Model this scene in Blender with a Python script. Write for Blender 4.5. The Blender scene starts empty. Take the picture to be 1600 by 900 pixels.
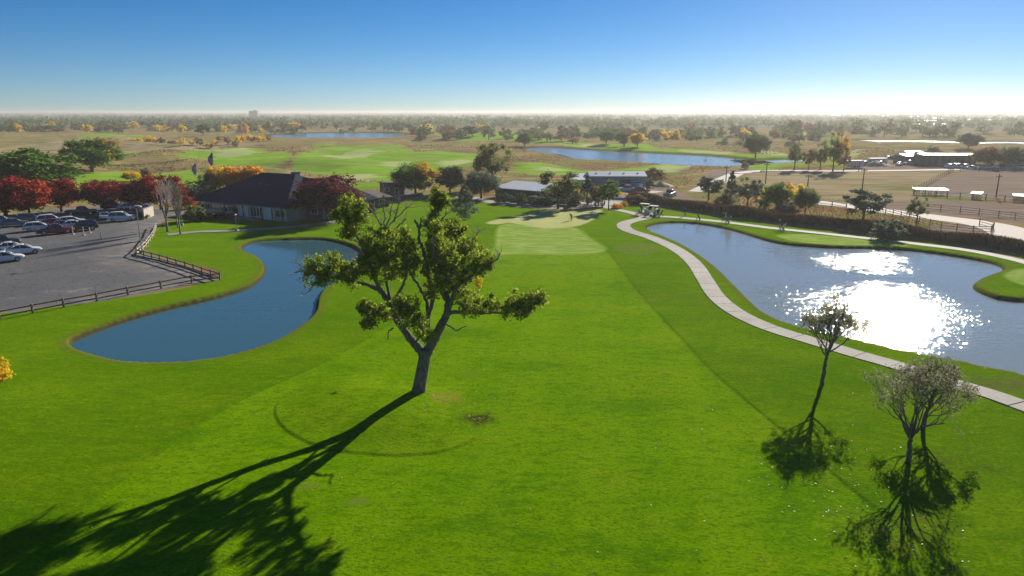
import bpy, bmesh, math, random
import numpy as np
from mathutils import Vector, Matrix, Euler

SC = bpy.context.scene
COL = SC.collection
R = math.radians

# ------------------------------------------------------------------ camera, sky, sun, exposure
FPX, PITCH, CAMH = 1100.0, R(14.04), 20.0
cam_d = bpy.data.cameras.new('camera')
cam = bpy.data.objects.new('camera', cam_d)
COL.objects.link(cam)
cam.location = (0, 0, CAMH)
cam.rotation_euler = (math.pi / 2 - PITCH, 0, 0)
cam_d.sensor_width = 36.0
cam_d.lens = 36.0 * FPX / 1600.0
cam_d.clip_start, cam_d.clip_end = 0.5, 60000
SC.camera = cam

SUN_AZ, SUN_EL = R(30.0), R(22.0)
sun_dir = Vector((math.sin(SUN_AZ) * math.cos(SUN_EL), math.cos(SUN_AZ) * math.cos(SUN_EL), math.sin(SUN_EL)))
w = bpy.data.worlds.new('World'); SC.world = w; w.use_nodes = True
wn = w.node_tree; wn.nodes.clear()
sky = wn.nodes.new('ShaderNodeTexSky'); sky.sky_type = 'NISHITA'
sky.sun_disc = False; sky.sun_elevation = SUN_EL; sky.sun_rotation = SUN_AZ
sky.altitude = 1500; sky.air_density = 0.78; sky.dust_density = 0.32; sky.ozone_density = 5.0
hs = wn.nodes.new('ShaderNodeHueSaturation'); hs.inputs['Saturation'].default_value = 1.22
bgn = wn.nodes.new('ShaderNodeBackground'); bgn.inputs['Strength'].default_value = 0.05
won = wn.nodes.new('ShaderNodeOutputWorld')
wn.links.new(sky.outputs[0], hs.inputs['Color']); wn.links.new(hs.outputs[0], bgn.inputs[0]); wn.links.new(bgn.outputs[0], won.inputs[0])

sl = bpy.data.lights.new('sun', 'SUN'); sl.energy = 5.0; sl.angle = R(0.5); sl.color = (1.0, 0.93, 0.8)
so = bpy.data.objects.new('sun', sl); COL.objects.link(so)
so.rotation_euler = sun_dir.to_track_quat('Z', 'Y').to_euler(); so.location = (0, 0, 60)

SC.view_settings.view_transform = 'Standard'; SC.view_settings.look = 'None'
SC.view_settings.gamma = 1.0; SC.view_settings.use_curve_mapping = False
SC.view_settings.exposure = 0.78
SC.render.engine = 'CYCLES'
SC.cycles.max_bounces = 6; SC.cycles.transparent_max_bounces = 8

# ------------------------------------------------------------------ photo-to-ground measuring
CP, SP = math.cos(PITCH), math.sin(PITCH)
def ray(px, py):
    u, v = (px - 800) / FPX, (450 - py) / FPX
    return np.array((u, CP + v * SP, v * CP - SP))
def P(px, py, z=0.0):
    d = ray(px, py); t = (CAMH - z) / -d[2]
    return Vector((d[0] * t, d[1] * t, z))
def PY(px, py, Y):
    d = ray(px, py); t = Y / d[1]
    return Vector((d[0] * t, Y, CAMH + d[2] * t))
def mpp(Y):            # metres per photo pixel at ground distance Y
    return (Y * CP + CAMH * SP) / FPX

# ------------------------------------------------------------------ node helper
class NT:
    def __init__(s, name):
        s.m = bpy.data.materials.new(name); s.m.use_nodes = True
        s.t = s.m.node_tree; s.t.nodes.clear()
    def n(s, typ, ins=None, **kw):
        nd = s.t.nodes.new(typ)
        for k, v in kw.items(): setattr(nd, k, v)
        for k, v in (ins or {}).items():
            if isinstance(v, bpy.types.NodeSocket): s.t.links.new(v, nd.inputs[k])
            elif v is not None: nd.inputs[k].default_value = v
        return nd
    def math(s, op, a, b=0.0, clamp=False):
        return s.n('ShaderNodeMath', {0: a, 1: b}, operation=op, use_clamp=clamp).outputs[0]
    def mix(s, f, a, b):
        nd = s.n('ShaderNodeMix', data_type='RGBA')
        for i, v in ((0, f), (6, a), (7, b)):
            if isinstance(v, bpy.types.NodeSocket): s.t.links.new(v, nd.inputs[i])
            else: nd.inputs[i].default_value = v if i == 0 or len(v) == 4 else (*v, 1)
        return nd.outputs[2]
    def step(s, v, lo, hi):
        return s.n('ShaderNodeMapRange', {0: v, 1: lo, 2: hi, 3: 0.0, 4: 1.0}, interpolation_type='SMOOTHSTEP').outputs[0]
    def attr(s, name):
        return s.n('ShaderNodeAttribute', attribute_name=name).outputs['Fac']
    def pos(s):
        return s.n('ShaderNodeNewGeometry').outputs['Position']
    def scaled(s, vec, sc, rot=(0, 0, 0)):
        return s.n('ShaderNodeMapping', {'Vector': vec, 'Scale': sc, 'Rotation': rot}).outputs[0]
    def noise(s, vec, scale, detail=4, rough=0.55, dist=0.0):
        return s.n('ShaderNodeTexNoise', {'Vector': vec, 'Scale': scale, 'Detail': detail, 'Roughness': rough, 'Distortion': dist}).outputs[0]
    def out(s, sh, vol=None):
        o = s.n('ShaderNodeOutputMaterial', {'Surface': sh} if sh else {})
        if vol: s.t.links.new(vol, o.inputs['Volume'])
        return s.m
    def pbr(s, col, rough=0.8, normal=None, **kw):
        ins = {'Base Color': col if isinstance(col, bpy.types.NodeSocket) else (*col, 1), 'Roughness': rough}
        if normal: ins['Normal'] = normal
        ins.update(kw)
        return s.n('ShaderNodeBsdfPrincipled', ins).outputs[0]
    def bump(s, h, strength=0.5, dist=0.1):
        return s.n('ShaderNodeBump', {'Height': h, 'Strength': strength, 'Distance': dist}).outputs[0]

MATS = {}
def simple(name, col, rough=0.7, var=0.15, scale=3.0, metal=0.0, spec=0.5, coat=0.0):
    if name in MATS: return MATS[name]
    t = NT(name)
    co = t.n('ShaderNodeTexCoord').outputs['Object']
    nz = t.noise(co, scale, 5)
    d = tuple(c * (1 - var) for c in col); l = tuple(min(1, c * (1 + var)) for c in col)
    c = t.mix(t.step(nz, .3, .7), d, l)
    MATS[name] = t.out(t.pbr(c, rough, Metallic=metal, **{'Specular IOR Level': spec, 'Coat Weight': coat}))
    return MATS[name]

def leaf_mat(name, c1, c2, c3=None, trans=0.4, axis_mix=None):
    c1, c2 = tuple(k * 2.2 for k in c1), tuple(min(.72, k * 2.3) for k in c2); c3 = c3 and tuple(min(.75, k * 1.7) for k in c3); trans = min(.66, trans + .17)
    """two-tone leaves with per-leaf variation; c3 colours a part of the crown (turning leaves)"""
    t = NT(name)
    co = t.n('ShaderNodeTexCoord').outputs['Object']
    rnd = t.n('ShaderNodeNewGeometry').outputs['Random Per Island']
    nz = t.noise(co, 3.0, 3)
    f = t.math('ADD', t.math('MULTIPLY', rnd, .55), t.math('MULTIPLY', t.step(nz, .3, .7), .45))
    c = t.mix(f, c1, c2)
    if c3:
        sx = t.n('ShaderNodeSeparateXYZ', {0: co})
        a = axis_mix or (0.6, 0.0, 0.8, 0.7)
        g = t.math('ADD', t.math('MULTIPLY', sx.outputs[0], a[0]), t.math('MULTIPLY', sx.outputs[2], a[2]))
        g = t.math('ADD', g, t.math('MULTIPLY', t.math('SUBTRACT', nz, .5), 0.9))
        c = t.mix(t.step(g, a[3] - .18, a[3] + .18), c, c3)
    d = t.n('ShaderNodeBsdfPrincipled', {'Base Color': c, 'Roughness': .7, 'Specular IOR Level': .06}).outputs[0]
    tr = t.n('ShaderNodeBsdfTranslucent', {'Color': c}).outputs[0]
    MATS[name] = t.out(t.n('ShaderNodeMixShader', {0: trans, 1: d, 2: tr}).outputs[0])
    return MATS[name]

# ------------------------------------------------------------------ object helpers
def link(name, data, parent=None, loc=None):
    o = bpy.data.objects.new(name, data); COL.objects.link(o)
    if parent: o.parent = parent
    if loc is not None: o.location = loc
    return o
def tag(o, label=None, cat=None, group=None, kind=None):
    if label: o['label'] = label
    if cat: o['category'] = cat
    if group: o['group'] = group
    if kind: o['kind'] = kind
    return o
def thing(name, label, cat, loc=(0, 0, 0), rz=0.0, group=None):
    o = link(name, None, loc=loc); o.rotation_euler.z = rz; o.empty_display_size = .3
    return tag(o, label, cat, group)
def copy_tree(o, parent=None):
    c = o.copy(); COL.objects.link(c); c.parent = parent
    for ch in list(o.children): copy_tree(ch, c)
    return c

def np_mesh(name, verts, faces, mats=(), mi=None, smooth=False):
    """verts (N,3), faces (M,3|4) arrays"""
    me = bpy.data.meshes.new(name)
    v = np.asarray(verts, np.float32); f = np.asarray(faces, np.int32); k = f.shape[1]
    me.vertices.add(len(v)); me.vertices.foreach_set('co', v.ravel())
    me.loops.add(f.size); me.loops.foreach_set('vertex_index', f.ravel())
    me.polygons.add(len(f)); me.polygons.foreach_set('loop_start', np.arange(0, f.size, k, dtype=np.int32))
    me.polygons.foreach_set('loop_total', np.full(len(f), k, np.int32))
    if mi is not None: me.polygons.foreach_set('material_index', np.asarray(mi, np.int32))
    for m in mats: me.materials.append(m)
    me.update(calc_edges=True)
    me.polygons.foreach_set('use_smooth', np.full(len(f), smooth, bool))
    return me

class MB:
    """collects solids into one mesh"""
    def __init__(s): s.v, s.f, s.m = [], [], []
    def add(s, vs, fs, mi=0):
        b = len(s.v); s.v += [tuple(v) for v in vs]
        s.f += [tuple(b + i for i in f) for f in fs]; s.m += [mi] * len(fs); return s
    def box(s, c, size, mi=0, rz=0.0, rx=0.0, ry=0.0, taper=1.0):
        x, y, z = (k / 2 for k in size)
        M = Euler((rx, ry, rz)).to_matrix()
        vs = []
        for dz in (-1, 1):
            k = taper if dz > 0 else 1.0
            for dx, dy in ((-1, -1), (1, -1), (1, 1), (-1, 1)):
                vs.append(Vector(c) + M @ Vector((dx * x * k, dy * y * k, dz * z)))
        return s.add(vs, [(3, 2, 1, 0), (4, 5, 6, 7), (0, 1, 5, 4), (1, 2, 6, 5), (2, 3, 7, 6), (3, 0, 4, 7)], mi)
    def tube(s, pts, rad, sides=8, mi=0, caps=True):
        pts = [Vector(p) for p in pts]; n = len(pts)
        if not hasattr(rad, '__len__'): rad = [rad] * n
        vs = []; fs = []; ref = None
        for i, p in enumerate(pts):
            t = (pts[min(i + 1, n - 1)] - pts[max(i - 1, 0)])
            t = t.normalized() if t.length > 1e-6 else Vector((0, 0, 1))
            if ref is None: ref = t.orthogonal().normalized()
            ref = (ref - t * ref.dot(t)); ref = ref.normalized() if ref.length > 1e-5 else t.orthogonal().normalized()
            b = t.cross(ref)
            for k in range(sides):
                a = 2 * math.pi * k / sides
                vs.append(p + (ref * math.cos(a) + b * math.sin(a)) * rad[i])
        for i in range(n - 1):
            for k in range(sides):
                k2 = (k + 1) % sides
                fs.append((i * sides + k, i * sides + k2, (i + 1) * sides + k2, (i + 1) * sides + k))
        if caps:
            fs.append(tuple(range(sides - 1, -1, -1))); fs.append(tuple((n - 1) * sides + k for k in range(sides)))
        return s.add(vs, fs, mi)
    def prism(s, poly, z0, z1, mi=0):
        n = len(poly)
        vs = [(x, y, z0) for x, y in poly] + [(x, y, z1) for x, y in poly]
        fs = [tuple(range(n - 1, -1, -1)), tuple(range(n, 2 * n))] + [(i, (i + 1) % n, n + (i + 1) % n, n + i) for i in range(n)]
        return s.add(vs, fs, mi)
    def mesh(s, name, mats, smooth=False, bevel=0.0):
        me = bpy.data.meshes.new(name); me.from_pydata(s.v, [], s.f)
        for m in (mats if isinstance(mats, (list, tuple)) else [mats]): me.materials.append(m)
        me.polygons.foreach_set('material_index', s.m)
        if bevel:
            bm = bmesh.new(); bm.from_mesh(me)
            bmesh.ops.bevel(bm, geom=list(bm.edges), offset=bevel, segments=2, affect='EDGES', profile=.6, clamp_overlap=True)
            bm.to_mesh(me); bm.free()
        if smooth: me.polygons.foreach_set('use_smooth', [True] * len(me.polygons))
        me.update(); return me
    def build(s, name, mats, parent=None, loc=None, smooth=False, bevel=0.0):
        return link(name, s.mesh(name, mats, smooth, bevel), parent, loc)

def catmull(pts, sub=6, closed=True):
    p = np.asarray(pts, float); n = len(p); out = []
    rng = range(n) if closed else range(n - 1)
    for i in rng:
        if closed: a, b, c, d = p[i - 1], p[i], p[(i + 1) % n], p[(i + 2) % n]
        else: a, b, c, d = p[max(i - 1, 0)], p[i], p[i + 1], p[min(i + 2, n - 1)]
        for k in range(sub):
            t = k / sub
            out.append(.5 * ((2 * b) + (c - a) * t + (2 * a - 5 * b + 4 * c - d) * t * t + (3 * b - a - 3 * c + d) * t ** 3))
    if not closed: out.append(p[-1])
    return np.array(out)

def gpoly(pxs, sub=5, z=0.0):
    """smooth closed outline on the ground from measured photo points"""
    pts = catmull(pxs, sub) if sub > 1 else np.asarray(pxs, float)
    return np.array([P(x, y, z)[:2] for x, y in pts])

def sdf(poly, q, margin=60.0):
    """signed distance (negative inside), clipped to margin"""
    out = np.full(len(q), margin)
    lo, hi = poly.min(0) - margin, poly.max(0) + margin
    sel = np.where((q[:, 0] > lo[0]) & (q[:, 0] < hi[0]) & (q[:, 1] > lo[1]) & (q[:, 1] < hi[1]))[0]
    if not len(sel): return out
    x, y = q[sel, 0], q[sel, 1]
    d2 = np.full(len(sel), 1e18); inside = np.zeros(len(sel), bool)
    for i in range(len(poly)):
        a, b = poly[i - 1], poly[i]
        ex, ey = b - a; L = ex * ex + ey * ey
        if L < 1e-12: continue
        wx, wy = x - a[0], y - a[1]
        t = np.clip((wx * ex + wy * ey) / L, 0, 1)
        dx, dy = wx - t * ex, wy - t * ey
        d2 = np.minimum(d2, dx * dx + dy * dy)
        if abs(ey) > 1e-12:
            c = ((a[1] > y) != (b[1] > y)) & (x < ex * (y - a[1]) / ey + a[0])
            inside ^= c
    d = np.sqrt(d2); d[inside] *= -1
    out[sel] = np.minimum(d, margin)
    return out
def linedist(line, q, margin=60.0):
    out = np.full(len(q), margin)
    lo, hi = line.min(0) - margin, line.max(0) + margin
    sel = np.where((q[:, 0] > lo[0]) & (q[:, 0] < hi[0]) & (q[:, 1] > lo[1]) & (q[:, 1] < hi[1]))[0]
    x, y = q[sel, 0], q[sel, 1]; d2 = np.full(len(sel), margin ** 2)
    for a, b in zip(line[:-1], line[1:]):
        ex, ey = b - a; L = ex * ex + ey * ey + 1e-12
        t = np.clip(((x - a[0]) * ex + (y - a[1]) * ey) / L, 0, 1)
        d2 = np.minimum(d2, (x - a[0] - t * ex) ** 2 + (y - a[1] - t * ey) ** 2)
    out[sel] = np.sqrt(d2); return out
def smooth(v, a, b):
    t = np.clip((v - a) / (b - a), 0, 1); return t * t * (3 - 2 * t)

# ------------------------------------------------------------------ ground outlines
WATER = -0.32
POND_L = gpoly([(113, 537), (135, 525), (190, 505), (260, 485), (330, 469), (380, 454), (405, 440), (416, 422), (405, 404), (380, 393),
                (385, 383), (410, 377), (455, 375), (500, 375), (530, 380), (553, 388), (564, 400), (556, 420), (535, 438), (507, 452),
                (495, 470), (490, 492), (465, 515), (425, 538), (370, 556), (310, 567), (250, 570), (190, 567), (145, 556), (120, 547)], 5, WATER)
POND_R = gpoly([(1011, 355), (1038, 349), (1075, 349), (1110, 353), (1150, 362), (1200, 377), (1240, 384), (1300, 388), (1370, 389), (1430, 393),
                (1490, 401), (1540, 410), (1562, 417), (1566, 424), (1548, 431), (1527, 440), (1520, 450), (1538, 461), (1570, 470), (1640, 476),
                (1760, 500), (1840, 570), (1780, 620), (1690, 615), (1600, 590), (1540, 577), (1470, 563), (1400, 550), (1340, 535), (1280, 522),
                (1230, 508), (1195, 492), (1170, 470), (1145, 445), (1125, 425), (1100, 405), (1070, 386), (1040, 372), (1018, 363)], 5, WATER)
LAKES = [gpoly(p, 4, -1.0) for p in (
    [(822, 234), (850, 231), (900, 234), (960, 237), (1020, 240), (1100, 244), (1150, 249), (1175, 253), (1165, 260), (1100, 261), (1040, 258), (1000, 255), (950, 252), (905, 249), (880, 242), (850, 238)],
    [(425, 213), (455, 209.5), (520, 208), (590, 208), (632, 211), (600, 214.5), (570, 216), (520, 215), (470, 216)],
    [(1185, 252), (1230, 250), (1262, 251), (1225, 255), (1190, 256)],
    [(1330, 219.6), (1400, 219.4), (1480, 220.8), (1560, 222), (1680, 223), (1700, 227.5), (1560, 225.6), (1460, 223.4), (1380, 221.6)],
    [(1250, 193.2), (1350, 192.6), (1480, 192.8), (1490, 194.2), (1350, 194.4), (1260, 194.4)],
    [(1375, 188), (1440, 187.5), (1465, 188.5), (1420, 189.6)], [(1540, 182.2), (1600, 181.8), (1650, 182.2), (1600, 183.2)],
    [(1505, 186.3), (1580, 186.0), (1590, 187.3), (1520, 187.3)], [(1095, 195.5), (1200, 195), (1205, 197), (1110, 197)],
    [(1530, 192), (1570, 191.7), (1575, 192.8), (1535, 192.9)])]
RING = gpoly([(428, 650), (450, 678), (500, 700), (560, 710), (620, 713), (680, 709), (735, 692), (768, 662), (765, 630), (730, 602), (670, 584), (600, 577), (530, 582), (470, 600), (438, 625)], 4)
RINGC = RING.mean(0)
FAIR = gpoly([(-320, 1200), (120, 816), (208, 744), (348, 646), (440, 600), (500, 572), (560, 540), (620, 500), (680, 455), (740, 405), (775, 385), (790, 362), (850, 357),
              (905, 357), (925, 375), (948, 392), (985, 440), (1030, 492), (1068, 535), (1110, 580), (1180, 638), (1270, 712), (1350, 778), (1500, 900), (1800, 1200)], 4)
GREEN = gpoly([(760, 350), (795, 340), (850, 328), (905, 326), (940, 328), (934, 338), (917, 348), (895, 355), (850, 358), (800, 351), (775, 353)], 4)
APPR = gpoly([(779, 356), (810, 353), (850, 358), (895, 356), (912, 366), (930, 377), (948, 390), (905, 397), (850, 398), (800, 398), (773, 399), (774, 385)], 4)
FLOWER = gpoly([(958, 386), (975, 380), (1000, 379), (1025, 384), (1030, 392), (1015, 398), (990, 399), (965, 393)], 4)
TEE = gpoly([(1215, 367), (1280, 366), (1370, 377), (1420, 384), (1380, 386), (1300, 383), (1240, 377)], 4)
TEE2 = gpoly([(1575, 424), (1640, 420), (1700, 440), (1640, 452), (1580, 440)], 4)
TURF = [gpoly(p, 3) for p in (
    [(-900, 1300), (-500, 520), (-60, 497), (345, 438), (235, 395), (246, 356), (290, 338), (310, 330), (450, 345), (560, 332), (620, 318), (710, 306), (745, 312), (800, 321), (880, 331), (948, 322),
     (1000, 322), (1080, 333), (1160, 345), (1240, 355), (1330, 365), (1440, 378), (1520, 390), (1620, 410), (1900, 470), (2300, 700), (2300, 1300)],
    [(90, 300), (112, 278), (160, 266), (230, 265), (300, 270), (326, 282), (300, 298), (200, 305)],
    [(285, 241), (330, 234), (400, 236), (446, 243), (450, 254), (400, 259), (330, 256), (290, 250)],
    [(455, 262), (470, 247), (495, 236), (560, 228), (632, 230), (650, 240), (700, 238), (745, 236), (760, 250), (745, 262), (690, 263), (650, 272), (600, 283), (545, 276), (500, 268)],
    [(795, 268), (830, 256), (870, 258), (940, 265), (990, 262), (1030, 257), (1075, 259), (1060, 266), (1010, 270), (960, 274), (880, 275)],
    [(690, 214), (760, 207), (830, 212), (870, 224), (800, 222), (740, 221)],
    [(860, 224), (920, 222), (1000, 228), (1100, 236), (1200, 242), (1290, 240), (1340, 244), (1290, 248), (1200, 250), (1120, 245), (1010, 238), (920, 231)],
    [(1150, 262), (1180, 257), (1260, 255), (1310, 252), (1320, 258), (1280, 262), (1230, 263), (1190, 265)],
    [(520, 290), (560, 286), (600, 287), (590, 296), (540, 297)],
    [(430, 236), (470, 232), (520, 229), (520, 226), (450, 230)], [(120, 215), (190, 213), (260, 215), (180, 218)],
    [(185, 240), (215, 238), (235, 240), (210, 243)])]
PALE = [gpoly(p, 3) for p in (
    [(590, 275), (560, 283), (540, 276), (562, 270)], [(500, 246), (530, 238), (580, 236), (590, 244), (560, 250), (520, 252)],
    [(595, 254), (630, 252), (645, 255), (610, 258)], [(690, 255), (720, 250), (742, 252), (730, 259)],
    [(1012, 265), (1040, 258), (1075, 260), (1050, 266)], [(1060, 235), (1100, 236), (1145, 240), (1120, 242), (1080, 240)],
    [(905, 226), (930, 225), (950, 228), (920, 229)], [(845, 261), (880, 262), (870, 266), (850, 265)],
    [(1190, 240), (1240, 241), (1230, 243), (1195, 242)], [(1300, 243), (1340, 238), (1350, 240), (1310, 246)], [(330, 238), (380, 236), (400, 240), (350, 243)])]
DIRT = [gpoly(p, 2) for p in (
    [(1445, 301), (1500, 270), (1680, 270), (1760, 300), (1740, 318), (1600, 312)],
    [(1330, 260), (1400, 245), (1480, 262), (1640, 262), (1640, 268), (1420, 268), (1330, 266)],
    [(1340, 318), (1440, 312), (1600, 318), (1780, 330), (1780, 372), (1600, 350), (1500, 338), (1420, 330)],
    [(965, 296), (1010, 292), (1060, 300), (1090, 312), (1050, 316), (990, 308)],
    [(1090, 290), (1110, 268), (1170, 262), (1180, 268), (1140, 275), (1120, 300)],
    [(1480, 352), (1560, 352), (1640, 362), (1700, 400), (1560, 378), (1430, 362), (1440, 358)])]
FIELD = [gpoly(p, 2) for p in ([(1170, 272), (1280, 265), (1480, 268), (1440, 300), (1430, 322), (1300, 312), (1200, 300)],
                               [(0, 230), (180, 218), (420, 225), (250, 236), (100, 245), (-200, 250)])]
REEDLINE = np.array([P(x, y)[:2] for x, y in [(985, 313), (1020, 318), (1080, 327), (1160, 339), (1240, 349), (1320, 357), (1400, 367), (1480, 377), (1560, 388), (1640, 401), (1750, 420)]])
EXTRA_POLY = {}

# ------------------------------------------------------------------ terrain
def ground_fields(q):
    d = np.hypot(q[:, 0], q[:, 1])
    f = {}
    f['pond'] = np.minimum(sdf(POND_L, q), sdf(POND_R, q))
    lk = np.full(len(q), 60.0)
    for p in LAKES: lk = np.minimum(lk, sdf(p, q))
    f['lake'] = lk
    f['fair'] = sdf(FAIR, q); f['ring'] = sdf(RING, q); f['green'] = sdf(GREEN, q); f['appr'] = np.minimum(sdf(APPR, q), np.minimum(sdf(TEE, q), sdf(TEE2, q)))
    f['flower'] = sdf(FLOWER, q)
    for k, polys in (('turf', TURF), ('pale', PALE), ('dirt', DIRT), ('field', FIELD)):
        v = np.full(len(q), 60.0)
        for p in polys: v = np.minimum(v, sdf(p, q))
        f[k] = v
    f['reed'] = linedist(REEDLINE, q, 20)
    return f
rngT = np.random.default_rng(5)
WAVES = [(rngT.uniform(0, 2 * math.pi), rngT.uniform(.5, 1.5), rngT.uniform(0, 6.28)) for _ in range(14)]
def undul(q, base):
    h = np.zeros(len(q))
    for a, s, ph in WAVES:
        k = base * s; h += np.sin((q[:, 0] * math.cos(a) + q[:, 1] * math.sin(a)) * k + ph + 1.3 * np.sin((q[:, 1] * math.cos(a) - q[:, 0] * math.sin(a)) * k * .6 + ph))
    return h / len(WAVES) ** .5
def height(q, f=None):
    f = f or ground_fields(q)
    d = np.hypot(q[:, 0], q[:, 1])
    open_ = smooth(f['pond'], 1, 14) * smooth(f['lake'], 4, 40)
    rng_side = np.where(q[:, 0] > 40, smooth(f['dirt'], 0, 15) * smooth(f['field'], 0, 15), 1)
    h = 0.12 * undul(q, .16) * open_ * smooth(d, 20, 40) * (1 - smooth(d, 130, 170)) * smooth(-f['turf'], 2, 9)
    h += 1.5 * undul(q, .095) * open_ * smooth(d, 215, 270) * (1 - smooth(d, 700, 1200)) * rng_side
    h += 0.42 * smooth(-f['ring'], 0.0, 6.0)
    # taller rough stands a hand above the mown fairway
    rough = np.where(f['turf'] < 0, smooth(f['fair'], -.02, .16), 0) * (1 - smooth(d, 90, 150))
    h += 0.07 * np.maximum(rough, smooth(-f['ring'], -.02, .16) * (.12 + 1.05 * smooth(RINGC[1] + 1.0 - q[:, 1] + .35 * (RINGC[0] - q[:, 0]), 0, 4)))
    h += 0.9 * np.exp(-(f['reed'] / 1.6) ** 2)
    # low distant rises up to the horizon
    ang = np.arctan2(q[:, 0], q[:, 1])
    far = smooth(d, 4000, 9000)
    h += far * (8 + 3 * np.sin(ang * 9 + 1) + 1.5 * np.sin(ang * 31) + 10 * smooth(ang, .25, .7) + 1.2 * np.sin(ang * 83))
    wp = 0.30 + 0.0 * d
    hp = WATER - .02 + (-WATER + .02) * smooth(f['pond'], 0.0, wp) - 1.2 * smooth(-f['pond'], 0, 2.5)
    h = np.where(f['pond'] < .30, np.minimum(hp, h), h)
    wl = np.clip(d * .02, 4, 30)
    hl = -1.02 + 1.0 * smooth(f['lake'] / wl, 0, 1) - 2.0 * smooth(-f['lake'] / wl, 0, .6)
    return np.where(f['lake'] < wl, np.minimum(h, hl), h)
def hz(x, y):
    return float(height(np.array([[x, y]], float))[0])
def G(px, py):
    """point on the terrain seen at a photo position"""
    z = 0.0
    for _ in range(4):
        p = P(px, py, z); z = hz(p.x, p.y)
    p.z = z; return p

rad = [14.0]
while rad[-1] < 22000:
    d = rad[-1]
    if d < 190: rad.append(d + min(max(2.2 * d * d / 22000, .14), .55))
    else: rad.append(d * 1.021)
rad = np.array(rad)
ang = np.concatenate([np.arange(-41, 41.01, .12), np.arange(45, 316, 4.5)]) * math.pi / 180
NR, NA = len(rad), len(ang)
gx = np.outer(rad, np.sin(ang)).ravel(); gy = np.outer(rad, np.cos(ang)).ravel()
Q = np.stack([gx, gy], 1)
FLD = ground_fields(Q); Hh = height(Q, FLD)
vid = np.arange(NR * NA).reshape(NR, NA)
nxt = np.roll(vid, -1, 1)
fc = np.stack([vid[:-1], vid[1:], nxt[1:], nxt[:-1]], -1).reshape(-1, 4)
V = np.column_stack([Q, Hh])
V = np.vstack([V, [[0, 0, 0]]])
cc = len(V) - 1
cap = np.stack([vid[0][0::2], nxt[0][0::2], np.roll(vid[0][0::2], -1) if NA % 2 == 0 else np.append(vid[0][0::2][1:], vid[0][0]), np.full(len(vid[0][0::2]), cc)], -1)
fc = np.vstack([fc, cap])

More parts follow.
